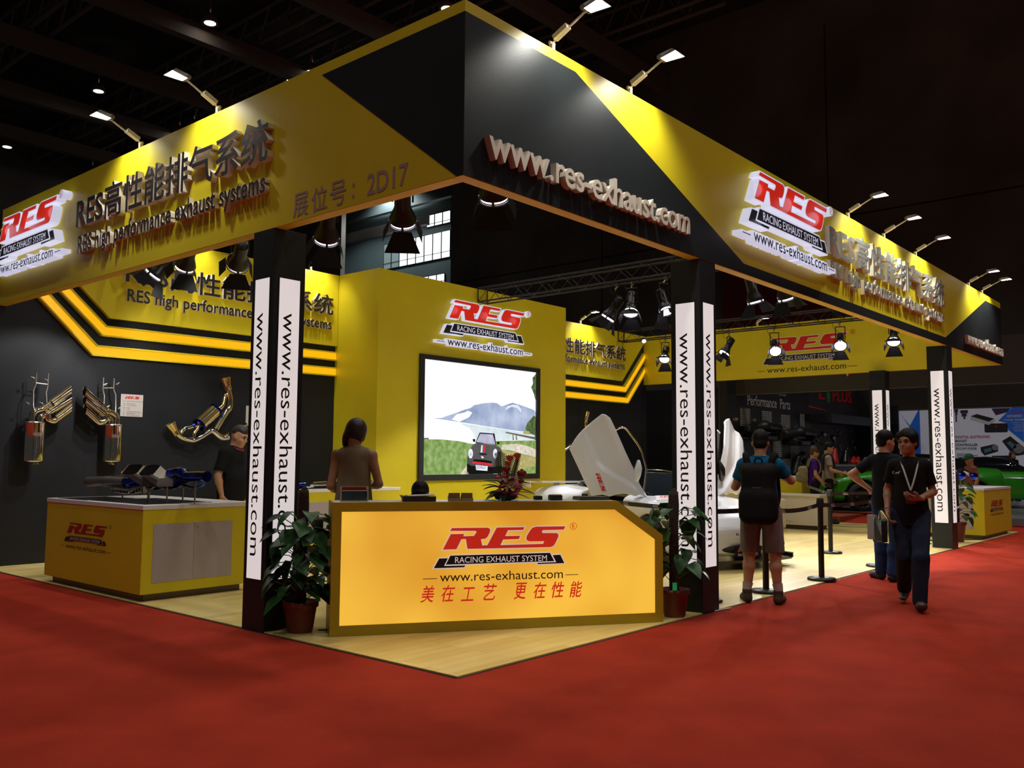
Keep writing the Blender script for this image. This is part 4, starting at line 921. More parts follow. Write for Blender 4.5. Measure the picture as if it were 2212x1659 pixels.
for x, lb in ((1.06, 'over the black front corner of the right fascia'), (2.18, 'second from the front corner on the right fascia'), (7.47, 'first of the three over the grey lettering'), (8.89, 'second of the three over the grey lettering'), (10.38, 'third of the three over the grey lettering'), (13.56, 'left of the pair at the far end of the right fascia'), (14.52, 'right of the pair at the far end of the right fascia')):
    flood((x, .04, ZT), (0, -1, 0), f'beige long-armed flood lamp, {lb}')
for y, lb in ((3.30, 'right one on the left fascia'), (4.81, 'left one on the left fascia')): flood((.04, y, ZT), (-1, 0, 0), f'beige long-armed flood lamp, {lb}', 30)
flood((12.79, LY-.03, ZT), (0, -1, 0), 'beige long-armed flood lamp on the back wall right of the tower')
flood((4.92, LY-.03, ZT), (0, -1, 0), 'beige long-armed flood lamp on the back wall left of the tower', 30)
flood((2.6, LY-.03, ZT), (0, -1, 0), 'beige long-armed flood lamp on the back wall above the left lettering', 30)
flood((LX-.03, 5.25, ZT), (1, 0, 0), 'beige long-armed flood lamp leaning out over the far fascia')
# ================================================================== plants
def plant(x, y, label, seed, H=1.14, pot_r=.13, pot_h=.25, spots=None, n=42, rad=.24, zlo=.30, zhi=.95, tag_=False, polr=.035, face=None):
    rnd = random.Random(seed); t = thing('potted_plant', label, 'plant', (x, y, .012), group='potted climbing plants')
    z0 = .012
    mb = MB(); mb.lathe([(pot_r*.72, 0), (pot_r*.78, .02), (pot_r*.98, pot_h-.05), (pot_r*1.08, pot_h-.045), (pot_r*1.1, pot_h), (pot_r*1.0, pot_h), (pot_r*.95, pot_h-.03), (0, pot_h-.03)], 28, T((x, y, z0)), cap=False)
    mb.lathe([(0, 0), (pot_r*.72, 0)], 28, T((x, y, z0)), cap=False); build('pot', mb, POT, t)
    mb = MB(); mb.lathe([(polr, .18), (polr*1.05, .5), (polr*.95, .8), (polr*1.12, H-.14), (polr*1.02, H-.05), (polr*.98, H-.01), (0, H)], 14, T((x, y, z0)), cap=False); mb.sph((x+.01, y, z0+H-.005), polr*.6, 8, 6); build('coir_pole', mb, MOSS, t)
    fol = MB(); st = MB()
    todo = []
    for i in range(n):
        f = (i+.5)/n; z = zlo+(zhi-zlo)*f; a = i*2.39996+rnd.uniform(-.4, .4); rr = rad*(1-.45*f)*rnd.uniform(.55, 1.1); todo.append((a, z, rr))
    for a, z, rr in todo:
        d = Vector((cos(a), sin(a), 0)); p0 = Vector((x, y, z0+z))+d*polr; p1 = p0+d*rr*.7+Vector((0, 0, rnd.uniform(.02, .10)))
        st.tube([p0, p0+d*rr*.3+Vector((0, 0, .05)), p1], .004, 5, cap=False)
        L = rnd.uniform(.13, .20); dd = (d+Vector((rnd.uniform(-.5, .5), rnd.uniform(-.5, .5), rnd.uniform(-1.1, .1)))).normalized()
        leafshape(fol, p1, dd, (d*.5+Vector((rnd.uniform(-.3, .3), rnd.uniform(-.3, .3), 1))), L, L*.70, rnd.uniform(.1, .35), 7, heart=True, fold=rnd.uniform(.12, .4))
    build('stems', st, mat('green_stem', (.06, .10, .03), .5), t); build('foliage', fol, LEAF, t)
    if tag_:
        mb = MB(); q = Vector((x, y, 0))+Vector((-.75, -.62, 0))*(pot_r*1.0)
        M = frame((q.x-.03, q.y+.0, z0+.29), (.64, -.77, 0), (0, 0, 1)); mb.box((-.02, -.035, 0), (.02, .035, .002), M); build('price_sticker', mb, mat('green_sticker', (.03, .55, .14), .5, es=.15), t, 'bright green sticker')
    return t
plant(.215, 2.02, 'potted climbing plant in a terracotta pot between the left column and the reception counter', 11, 1.17, .135, .25, n=74, rad=.31, zlo=.24, zhi=.93, polr=.045)
plant(2.98, .115, 'sparser potted climbing plant with a bare coir pole right of the reception counter', 23, 1.15, .13, .25, n=38, rad=.30, zlo=.30, zhi=.98, tag_=True, polr=.045)
plant(13.2, .32, 'potted plant at the foot of the third lit column on the right aisle', 31, 1.25, .16, .35, n=34, rad=.40, zlo=.35, zhi=1.0, polr=.06)
# cables and bits on the floor
mb = MB(); mb.tube([(.33, 1.93, .02), (.45, 1.85, .018), (.52, 1.72, .02), (.60, 1.62, .018), (.66, 1.55, .02)], .006, 6, sub=6); solo('floor_cable', mb, RUBBER, 'black cable from the left plant pot to the reception counter', 'cable')
mb = MB(); mb.tube([(3.50, -.02, .01), (3.62, -.03, .01), (3.76, -.05, .01)], .008, 6, sub=4); solo('floor_cable', mb, mat('white_cable', (.5, .46, .42), .5), 'short white cable end at the foot of the right lit column', 'cable')
mb = MB(); mb.tube([(12.3, .5, .02), (12.8, .75, .02), (13.4, .55, .02), (13.8, .15, .02), (14.0, .05, .02)], .012, 6, sub=6); solo('floor_cable', mb, RUBBER, 'black cable looping in front of the far right display counter', 'cable')
mb = MB(); mb.lathe([(.0, 0), (.15, 0), (.15, .008), (.03, .02), (.02, .45), (.0, .45)], 24, T((.95, 2.05, .012)), cap=False); mb.lathe([(.0, .45), (.17, .45), (.18, .48), (.17, .52), (.0, .53)], 24, T((.95, 2.05, .012)), cap=False)
solo('round_stool', mb, CHROME, 'chrome based round stool just behind the left end of the reception counter', 'stool')

# ================================================================== barriers
def stanchion_proto():
    t = thing('belt_post', 'x', 'barrier post', (0, 0, 0), group='black belt barrier posts')
    mb = MB(); mb.lathe([(.0, 0), (.165, 0), (.17, .012), (.16, .03), (.05, .042), (.0, .042)], 32, cap=False); build('base_disc', mb, BLKM, t, local=True)
    mb = MB(); mb.lathe([(.034, .04), (.034, .90)], 20); build('pole', mb, BLKM, t, local=True)
    mb = MB(); mb.lathe([(.040, .87), (.042, .875), (.042, .965), (.038, .985), (.0, .985)], 20, cap=False); mb.box((-.05, -.028, .885), (.05, .028, .945)); build('belt_head', mb, RUBBER, t, local=True)
    return t
POSTS = [((4.97, .143), 'behind the legs of the man in the blue shirt'), ((6.394, .091), 'nearest one standing free on the platform edge'), ((9.556, 1.20), 'standing back from the edge, behind the nearest one'), ((8.289, .05), 'right one, beside the man in blue jeans'), ((5.2, 2.75), 'left one behind the right end of the reception counter'), ((3.95, .32), 'close behind the right lit column')]
sp = stanchion_proto(); sp.location = (*POSTS[0][0], .012); sp['label'] = 'black belt barrier post '+POSTS[0][1]
for (p, lb) in POSTS[1:]: dup(sp, (*p, .012), 0, 'black belt barrier post '+lb)
BELT = mat('black_belt', (.014, .013, .012), .6); BW = mat('belt_print', (.45, .44, .42), .6)
def belt(a, b, label, sag=.03, z=.92, prints=True, h=.05):
    a = Vector((*a, z)); b = Vector((*b, z)); d = (b-a); L = d.length; n = 14; mb = MB(); vs = []
    for i in range(n+1):
        f = i/n; p = a+d*f-Vector((0, 0, sag*4*f*(1-f))); vs += [p+Vector((0, 0, h/2)), p-Vector((0, 0, h/2))]
    mb.add(vs, [(2*i, 2*i+1, 2*i+3, 2*i+2) for i in range(n)], None, True, 0)
    if prints:
        m_ = int(L/.62); u = d.normalized(); 
        for k in range(m_):
            f = (k+.6)/m_; p = a+d*f-Vector((0, 0, sag*4*f*(1-f)))
            for s_ in (1, -1):
                M = frame(p+u.cross(Vector((0, 0, 1)))*.002*s_, u*s_, (0, 0, 1)); mb.text('RES', -.07, -.004, .12, .020, M, .0, mi=1, shear=.3, bold=.02); mb.flat([(-.06, -.02), (.07, -.02), (.06, -.009), (-.05, -.009)], 0, M, 1)
    return solo('barrier_belt', mb, [BELT, BW], label, 'barrier belt', 'black barrier belts')
belt((4.97, .143), (6.394, .091), 'black barrier belt behind the man in the blue shirt, to the nearest free post', .05)
belt((3.95, .32), (4.97, .143), 'black barrier belt from the right column to the post behind the blue shirt', .01)
belt((5.2, 2.75), (3.95, .32), 'black printed barrier belt crossing in front of the white car', .01, .93)
belt((6.394, .091), (8.289, .05), 'black barrier belt from the nearest free post to the right post', .02, .91)
belt((9.556, 1.20), (13.5, 3.2), 'black printed barrier belt in front of the long white cabinet', .0, .93)
belt((9.556, 1.20), (12.0, .45), 'black printed barrier belt running toward the third lit column', .0, .93)

# ================================================================== white furniture at the back
t = thing('white_cabinet', 'long low white cabinet at the back right of the platform', 'cabinet', (14.4, 4.6, .012))
mb = MB(); mb.box((13.85, 3.1, .10), (14.5, 6.0, .70)); build('cabinet_body', mb, mat('warm_white_laminate', (.66, .61, .50), .5), t, bevel=.004)
mb = MB(); mb.box((13.82, 3.07, .70), (14.53, 6.03, .735)); build('cabinet_top', mb, MATS['warm_white_laminate'], t, bevel=.004)
mb = MB(); mb.box((13.9, 3.18, .012), (14.45, 5.9, .10)); build('plinth', mb, mat('dark_plinth', (.06, .045, .035), .6), t)
for y0, y1 in ((3.65, 4.45), (4.5, 5.3)):
    mb = MB(); mb.box((13.842, y0, .18), (13.852, y1, .62)); build('door', mb, MATS['warm_white_laminate'], t, bevel=.003)
t = thing('white_sofa', 'white block sofa with dark feet beside the long white cabinet', 'sofa', (12.9, 4.2, .012))
mb = MB(); mb.box((12.4, 3.62, .06), (13.3, 5.2, .50)); build('seat', mb, mat('white_leather', (.72, .66, .54), .45), t, bevel=.03)
mb = MB(); mb.box((12.35, 3.58, .06), (13.36, 3.90, .66)); build('armrest', mb, MATS['white_leather'], t, bevel=.04)
for x in (12.5, 13.2):
    for y in (3.7, 5.1): mb = MB(); mb.box((x-.03, y-.03, .012), (x+.03, y+.03, .07)); build('foot', mb, RUBBER, t)
t = thing('white_table', 'white topped yellow counter standing behind the white cabinet', 'counter', (16.0, 5.0, .012))
mb = MB(); mb.box((15.75, 4.25, .08), (16.5, 6.6, 1.0)); build('counter_body', mb, YEL, t); mb = MB(); mb.box((15.73, 4.23, 1.0), (16.52, 6.62, 1.08)); build('counter_top', mb, WHITE, t)
mb = MB(); mb.box((15.8, 4.3, .012), (16.45, 6.5, .08)); build('plinth', mb, PLINTH, t)

# ================================================================== cars
def poly_sdf(px, py, poly):
    """signed distance on a 2D grid to a polygon"""
    n = len(poly); d = np.full(np.broadcast(px, py).shape, 1e9); s = np.ones_like(d)
    for i in range(n):
        ax_, ay = poly[i-1]; bx, by = poly[i]; ex, ey = bx-ax_, by-ay; wx, wy = px-ax_, py-ay
        t_ = np.clip((wx*ex+wy*ey)/(ex*ex+ey*ey+1e-12), 0, 1); d = np.minimum(d, (wx-ex*t_)**2+(wy-ey*t_)**2)
        c1 = (py >= ay); c2 = (py < by); c3 = ex*wy > ey*wx
        fl = (c1 & c2 & c3) | (~c1 & ~c2 & ~c3); s = np.where(fl, -s, s)
    return s*np.sqrt(d)
def smax(a, b, k): h = np.maximum(k-np.abs(a-b), 0)/k; return np.maximum(a, b)+h*h*k*.25
def solid(lo, hi, h, side, plan, front, k=.10):
    """intersection of a side, plan and front outline with rounded edges"""
    F = Field(lo, hi, h); X, Y, Z = F.ax
    a = poly_sdf(X[:, None], Z[None, :], side)[:, None, :]; b = poly_sdf(X[:, None], Y[None, :], plan)[:, :, None]; c = poly_sdf(Y[:, None], Z[None, :], front)[None, :, :]
    F.F = smax(smax(a, b, k), c, k).astype(np.float32); return F
def mir(h): return h+[(x, -y) for x, y in h[::-1]]
def mirx(h): return h+[(-x, y) for x, y in h[::-1]]
PAINT = {}
def wheel(root, x, y, r, w, side, M, spokes=10, rim=None):
    Mw = M @ T((x, y, r)) @ (Rx(pi/2) if side < 0 else Rx(-pi/2))
    mb = MB(); mb.lathe([(r*.70, -w/2), (r*.92, -w/2), (r, -w/2+.03), (r, w/2-.03), (r*.92, w/2), (r*.70, w/2)], 36, Mw, cap=False); wl = build('wheel', mb, RUBBER, root)
    mb = MB(); mb.lathe([(r*.70, w/2-.005), (r*.66, w/2-.02), (r*.64, -w/2+.02), (0, -w/2+.05)], 36, Mw, cap=False)
    for i in range(spokes): a = 2*pi*i/spokes; mb.box((-.018, .03, w/2-.055), (.018, r*.68, w/2-.025), Mw @ Matrix.Rotation(a, 4, 'Z'))
    mb.lathe([(.0, w/2-.03), (.07, w/2-.03), (.075, w/2-.06)], 16, Mw, cap=False); build('rim', mb, rim or mat('dark_rim', (.05, .05, .055), .3, .8), wl)
    mb = MB(); mb.lathe([(.0, .0), (r*.55, .0), (r*.55, -.02)], 24, Mw, cap=False); build('brake_disc', mb, mat('brake_steel', (.3, .3, .3), .35, .9), wl)

# --- the white show car with raised doors
CA = math.atan2(-.93, -.37); CARM = T((7.58, 3.33, .012)) @ Rz(CA)
WHITEP = mat('pearl_white_paint', (.70, .72, .76), .22, coat=1.0, var=(1.5, .02)); GLASSB = mat('black_car_glass', (.006, .008, .010), .05, spec=.8); BLKP = mat('gloss_black_plastic', (.012, .012, .013), .2)
t = thing('white_sports_car', 'white low sports car with both doors raised, nose toward the right aisle', 'car', (7.58, 3.33, .012), CA); car = t
side = [(2.22, .17), (2.25, .32), (2.20, .50), (2.02, .66), (1.66, .79), (1.25, .86), (.95, .90), (.5, .96), (-.9, 1.0), (-1.3, 1.02), (-1.75, .99), (-2.05, .95), (-2.15, .88), (-2.12, .55), (-1.98, .26), (-1.7, .16)]
plan = mir([(2.25, .0), (2.20, .45), (2.05, .72), (1.80, .88), (1.35, .95), (.8, .90), (.2, .86), (-.4, .89), (-1.0, .97), (-1.6, .98), (-2.0, .90), (-2.14, .6), (-2.16, 0)])
front = mirx([(0.0, 1.3), (.45, 1.25), (.70, 1.02), (.88, .88), (.96, .74), (.99, .52), (.98, .3), (.94, .14), (0.0, .10)])
F = solid((-2.3, -1.1, .05), (2.4, 1.1, 1.2), .026, side, plan, front, .09)
for y in (-1, 1):
    for x, r in ((1.32, .35), (-1.32, .365)): F.cap((x, y*.66, .335), (x, y*1.2, .335), r, k=.02, neg=True)
    F.box((.06, y*.92, .62), (.58, .34, .33), .08, .03, neg=True)            # door opening
F.box((-.05, 0, .95), (.85, .56, .38), .1, .04, neg=True)                     # cabin
for y in (-1, 1):
    F.ell((2.0, y*.70, .30), (.28, .22, .10), .03, neg=True); F.ell((1.93, y*.74, .545), (.14, .10, .075), .02, neg=True)
F.ell((2.3, 0, .26), (.14, .40, .06), .03, neg=True)
build('body_shell', fieldmb(F, M=CARM), WHITEP, t)
gside = [(1.02, .84), (.92, .90), (.15, 1.24), (-.10, 1.265), (-.45, 1.25), (-1.25, 1.03), (-1.3, .95), (-.4, .86)]
gplan = mir([(1.05, 0), (.98, .40), (.75, .64), (.2, .70), (-.6, .66), (-1.3, .5), (-1.35, 0)]); gfront = mirx([(0, 1.30), (.40, 1.26), (.55, 1.2), (.76, .85), (0, .8)])
F = solid((-1.5, -.85, .75), (1.2, .85, 1.4), .024, gside, gplan, gfront, .08)
build('greenhouse', fieldmb(F, M=CARM), GLASSB, t, 'dark windscreen and roof glass')
mb = MB(); mb.tube([(.16, -.60, 1.20), (.12, -.3, 1.262), (.1, 0, 1.275), (.12, .3, 1.262), (.16, .6, 1.20)], .012, 8, M=CARM, sub=4); build('roof_trim', mb, CHROME, t, 'bright roof edge')
mb = MB(); mb.box((-.9, -.78, .16), (.95, .78, .30), CARM); mb.box((-.95, -.75, .2), (-.8, .75, .95), CARM); mb.box((.70, -.6, .3), (.8, .6, .80), CARM)
for y in (-.36, .36): mb.box((-.45, y-.24, .28), (.1, y+.24, .46), CARM); mb.box((-.7, y-.24, .3), (-.45, y+.24, 1.0), CARM)
build('cabin_interior', mb, RUBBER, t)
mb = MB(); mb.prism([(2.16, -.90), (2.28, -.5), (2.31, 0), (2.28, .5), (2.16, .90), (1.7, .93), (1.7, -.93)], .09, .125, CARM)
for y in (-1, 1): mb.prism([(1.75, y*.93), (2.2, y*.88), (2.12, y*.97), (1.75, y*1.0)], .11, .17, CARM)
build('front_splitter', mb, BLKP, t, 'black front splitter')
mb = MB()
for y in (-1, 1): mb.sph((1.97, y*.68, .30), (.20, .20, .095), 14, 9, CARM)
mb.sph((2.16, 0, .26), (.10, .42, .06), 14, 8, CARM); build('intake', mb, RUBBER, t, 'black bumper intakes')
for y in (-1, 1):
    mb = MB(); mb.sph((1.90, y*.74, .55), (.115, .085, .065), 14, 9, CARM); h_ = build('headlight', mb, BLKP, t); mb = MB(); mb.sph((1.97, y*.74, .56), (.03, .03, .03), 10, 7, CARM); build('headlight_lens', mb, CHROME, h_)
mb = MB(); M = CARM @ frame((2.275, 0, .235), (-.0, 1, 0), (-.15, 0, 1)); mb.box((-.22, -.075, 0), (.22, .075, .012), M); pl = build('plate', mb, BLKP, t)
mb = MB(); mb.text('RES', -.19, -.005, .34, .065, M, .013, shear=.3, bold=.03, mi=0); mb.text('RACING EXHAUST', -.18, -.055, .34, .03, M, .013, mi=1); build('plate_print', mb, [REDP, WHITE], pl)
mb = MB(); M = CARM @ frame((2.262, -.18, .44), (0, 1, 0), (-.3, 0, 1)); mb.text('RES-', .0, 0, .20, .035, M, .002, bold=.02); build('bonnet_lettering', mb, INK, t)
mb = MB(); M = CARM @ frame((1.03, -.55, .886), (0, 1, 0), (-.6, 0, .5)); mb.box((0, 0, .004), (.5, .05, .006), M, 0); mb.text('RES RES', .06, .01, .4, .03, M, .008, mi=1, shear=.3); build('windscreen_sticker', mb, [WHITE, REDP], t, 'white strip with red letters')
for y in (-1, 1):
    for x in (1.32, -1.32): wheel(t, x, y*.83, .335, .23, y, CARM)
mb = MB(); mb.prism([(-1.62, -.92), (-2.02, -.97), (-2.16, -.90), (-2.2, -.3), (-2.2, .3), (-2.16, .9), (-2.02, .97), (-1.62, .92)], 1.035, 1.055, CARM)
for y in (-1, 1): mb.box((-1.95, y*.5-.02, .93), (-1.8, y*.5+.02, 1.04), CARM); mb.prism([(-2.18, y*.93), (-1.9, y*.98), (-1.9, y*1.0), (-2.18, y*.99)], .95, 1.06, CARM)
build('rear_wing', mb, WHITEP, t, bevel=.006)
# raised doors: skin sculpted as a height field over the door outline, creases included
DU, DV, DW = Vector((.402, .915, 0)), Vector((-.11, .048, .993)), Vector((.909, -.40, .12)); DP0 = Vector((.85, -.80, .80))
SKN = [(-.46, 1.288), (-.399, 1.278), (-.333, 1.235), (-.257, 1.058), (-.126, .746), (.021, .446), (.076, .289), (.149, .169), (.203, .06), (.13, .105), (.057, .131), (-.007, .103), (-.09, .129), (-.164, .138), (-.275, .127), (-.376, .098), (-.479, .124), (-.627, .108), (-.78, .439), (-.934, .779), (-.86, .913), (-.804, .99), (-.729, 1.066), (-.597, 1.182)]
CR1 = [(-.738, 1.009), (-.68, .847), (-.631, .705), (-.574, .563), (-.48, .461), (-.349, .377), (-.182, .286), (-.025, .186), (.2, .06)]
CR2 = [(-.822, .951), (-.745, .704), (-.648, .403), (-.544, .124)]; CR3 = [(-.417, 1.211), (-.276, .877), (-.164, .613), (-.016, .334), (.057, .141)]
def door_mesh():
    F = Field((-1.0, 0.0, -.10), (.27, 1.36, .20), .0105); U, Vv, Wv = F.ax; P2 = (U[:, None], Vv[None, :])
    sk = poly_sdf(*P2, SKN); ss = lambda t: (lambda q: q*q*(3-2*q))(np.clip(t, 0, 1))
    d1 = -poly_sdf(*P2, CR1+[(.6, .0), (.6, 1.6), (-.8, 1.6)]); d2 = -poly_sdf(*P2, CR2+[(-.5, -.3), (-1.6, -.3), (-1.6, 1.5), (-.9, 1.5)]); d3 = -poly_sdf(*P2, CR3+[(.1, -.2), (.8, -.2), (.8, 1.6), (-.45, 1.6)])
    f = .095-.055*ss(d1/.10)+.075*np.clip((d1-.05)/.42, 0, 1)-.30*np.maximum(d2, 0)-.42*np.maximum(d3, 0)-.04*ss(1-(-sk)/.03)*0
    bot = f-.035
    F.F = smax(sk[:, :, None], smax(Wv[None, None, :]-f[:, :, None], bot[:, :, None]-Wv[None, None, :], .012), .012).astype(np.float32)
    return F.mesh()
DMV, DMF = door_mesh()
def dloc(u, v, w, sgn): q = DP0+DU*u+DV*v+DW*w; return Vector((q.x, q.y*sgn, q.z))
def door_local(sgn):
    mb = MB(); mb.add([dloc(*p, sgn) for p in DMV], DMF if sgn > 0 else [f[::-1] for f in DMF], CARM, True); d_ = build('door', mb, WHITEP, t, 'raised white door')
    P = lambda u, v, w=0.0: dloc(u, v, w, sgn)
    mb = MB(); g = [(-.257, 1.058), (-.126, 1.096), (-.014, .973), (.106, .785), (.152, .635), (.178, .476), (.131, .215), (.076, .289), (.021, .446), (-.126, .746)]
    for w in (-.02, -.035): mb.add([P(a, b, w) for a, b in g], [tuple(range(len(g)))], CARM)
    build('door_window', mb, GLASSB, d_, 'dark door window')
    mb = MB(); mb.tube([P(a, b, -.02) for a, b in [(-.257, 1.065), (-.126, 1.105), (-.014, .98), (.11, .79), (.157, .635), (.183, .476), (.135, .19)]], .016, 8, M=CARM, sub=4); build('window_frame', mb, CHROME, d_, 'bright window frame')
    mb = MB(); mc = P(.045, .50, .08)
    mb.tube([P(.02, .32, .04), P(.035, .40, .07), P(.05, .50, .08), P(.06, .62, .06)], [.03, .05, .055, .02], 12, M=CARM, sub=4); build('mirror', mb, WHITEP if sgn > 0 else BLKP, d_)
    if sgn > 0:
        ex = Vector((.099, -.279)).normalized(); ey = Vector((-ex.y, ex.x)); mb = MB()
        mb.add([P(*(Vector((-.578, .425))+ex*((p[0]+.74)*.192)+ey*((p[1]-.10)*.21)), .099) for p in RES_P], [tuple(range(len(RES_P)))[::-1]], CARM); build('door_lettering', mb, REDP, d_, 'red letters on the door')
door_local(1); door_local(-1)

# --- green coupes of the neighbouring stand
GREENP = mat('vivid_green_paint', (.022, .27, .006), .28, coat=1.0)
def coupe(label, loc, ang, roofm, ks=1.0):
    Mc = T(loc) @ Rz(ang) @ Matrix.Scale(ks, 4); t = thing('green_car', label, 'car', loc, ang, 'green cars on the neighbouring stand')
    side = [(2.15, .20), (2.2, .40), (2.14, .62), (1.9, .76), (1.3, .90), (.85, .97), (-.9, 1.02), (-1.5, 1.05), (-2.0, 1.02), (-2.18, .85), (-2.2, .45), (-2.0, .2)]
    plan = mir([(2.22, 0), (2.12, .5), (1.9, .80), (1.4, .93), (.6, .92), (-.6, .93), (-1.5, .95), (-2.0, .85), (-2.2, .5), (-2.22, 0)]); front = mirx([(0, 1.4), (.6, 1.15), (.78, .98), (.92, .78), (.96, .5), (.93, .18), (0, .16)])
    F = solid((-2.35, -1.05, .08), (2.35, 1.05, 1.25), .035, side, plan, front, .14)
    for y in (-1, 1):
        for x in (1.35, -1.3): F.cap((x, y*.6, .36), (x, y*1.2, .36), .38, k=.02, neg=True)
    F.ell((2.3, 0, .36), (.22, .62, .11), .04, neg=True)
    build('body_shell', fieldmb(F, M=Mc), GREENP, t)
    gs = [(1.05, .93), (.25, 1.33), (-.2, 1.38), (-.8, 1.34), (-1.75, 1.04), (-1.8, .95)]; gp = mir([(1.1, 0), (.95, .5), (.4, .72), (-.8, .72), (-1.7, .55), (-1.85, 0)]); gf = mirx([(0, 1.42), (.42, 1.38), (.60, 1.3), (.80, .94), (0, .9)])
    F = solid((-2, -.9, .85), (1.2, .9, 1.5), .03, gs, gp, gf, .08); build('greenhouse', fieldmb(F, M=Mc), GLASSB, t, 'black roof and windows')
    mb = MB(); mb.sph((2.12, 0, .36), (.12, .6, .1), 14, 8, Mc); build('grille', mb, RUBBER, t)
    for y in (-1, 1):
        mb = MB(); mb.sph((1.93, y*.70, .66), (.16, .12, .05), 12, 8, Mc); build('headlight', mb, CHROME, t)
        mb = MB(); mb.sph((.75, y*.98, 1.0), (.07, .11, .06), 12, 8, Mc); build('mirror', mb, GREENP, t)
        for x in (1.35, -1.3): wheel(t, x, y*.82, .34, .22, y, Mc)
    return t
# ================================================================== people
V3 = lambda *a: np.array(a, float)
def rotz(v, a): return V3(v[0]*cos(a)-v[1]*sin(a), v[0]*sin(a)+v[1]*cos(a), v[2])
JD = dict(pel=(0, 0, .95), chest=(0, 0, 1.27), neck=(-.015, 0, 1.47), head=(.025, 0, 1.625), sl=(-.01, .178, 1.405), sr=(-.01, -.178, 1.405), el=(-.03, .25, 1.13), er=(-.03, -.25, 1.13), wl=(.06, .25, .89), wr=(.06, -.25, .89),
          hl=(0, .09, .92), hr=(0, -.09, .92), kl=(.02, .10, .50), kr=(.02, -.10, .50), al=(-.03, .11, .08), ar=(-.03, -.11, .08), fl=(.15, .13, .03), fr=(.15, -.13, .03))
def norm(v): return v/max(np.linalg.norm(v), 1e-9)
def torso(F, J, inf=0.0, w=1.0, belly=0.0, k=.05, female=False):
    p, c = V3(*J['pel']), V3(*J['chest']); ax_ = norm(c-p); lat = norm(V3(*J['sl'])-V3(*J['sr'])); fw = norm(np.cross(lat, ax_)); lat = np.cross(ax_, fw)
    R = np.stack([fw, lat, ax_], 1)
    F.ell(c+ax_*.02, ((.108 if not female else .112)*w+inf, .136*w+inf, .20+inf), k, R); F.ell(p+(c-p)*.45+fw*belly*.5, (.100*w+inf+belly, .124*w+inf+belly*.5, .18+inf), k, R); F.ell(p, (.112*w+inf, .146*w+inf, .13+inf), k, R)
    for s in 'lr':
        sh = V3(*J['s'+s]); F.cap(c+ax_*.12, sh, .060*w+inf, .050*w+inf, k)
    F.cap(V3(*J['neck'])-ax_*.045, V3(*J['sl'])*.6+V3(*J['neck'])*.4-ax_*.03, .052+inf*.6, .045+inf, .05); F.cap(V3(*J['neck'])-ax_*.045, V3(*J['sr'])*.6+V3(*J['neck'])*.4-ax_*.03, .052+inf*.6, .045+inf, .05)
def head_R(yaw, pitch, roll=0.0):
    return np.array(Rz(yaw) @ Ry(pitch) @ Rx(roll))[:3, :3]
def hand(Fs, w, d, n_, s_, curl=.5, spread=.1, thumb=.5, sz=1.0):
    """palm, four fingers and a thumb; d = finger direction, n_ = palm normal, s_ = thumb side"""
    d, n_ = norm(V3(*d)), V3(*n_); n_ = norm(n_-d*(n_@d)); sd = norm(np.cross(n_, d)); sd = sd*(1 if sd@V3(*s_) > 0 else -1); w = V3(*w)
    F = Field(w-.17*sz-.02, w+.17*sz+.02, .0048)
    R = np.stack([d, sd, n_], 1); F.ell(w+d*.05*sz, (.056*sz, .041*sz, .018*sz), .012, R); F.cap(w-d*.03, w+d*.02*sz, .025*sz, .022*sz, .02)
    for i, (o, L) in enumerate(((.028, .92), (.0095, 1.03), (-.0095, .96), (-.027, .78))):
        b = w+d*(.088 if i in (1, 2) else .082)*sz+sd*o*sz; a = curl*.7; v = norm(d*cos(a)+n_*sin(a)+sd*o*spread*6); r = .0088*sz
        for seg, dl in ((.042, .75), (.026, .6), (.020, 0)):
            e = b+v*seg*L*sz; F.cap(b, e, r, r*.9, .005); b = e; r *= .9; a += curl*dl; v = norm(d*cos(a)+n_*sin(a)+sd*o*spread*5)
    b = w+d*.03*sz+sd*.034*sz; v = norm(d*.62+sd*.62+n_*.35*thumb); r = .0115*sz; F.cap(w+d*.015*sz+sd*.015*sz, b, .017*sz, r, .01)
    for seg in (.036, .030): e = b+v*seg*sz; F.cap(b, e, r, r*.88, .006); b = e; r *= .88; v = norm(v+d*.35+n_*.45*thumb-sd*.35)
    Fs.append(F)
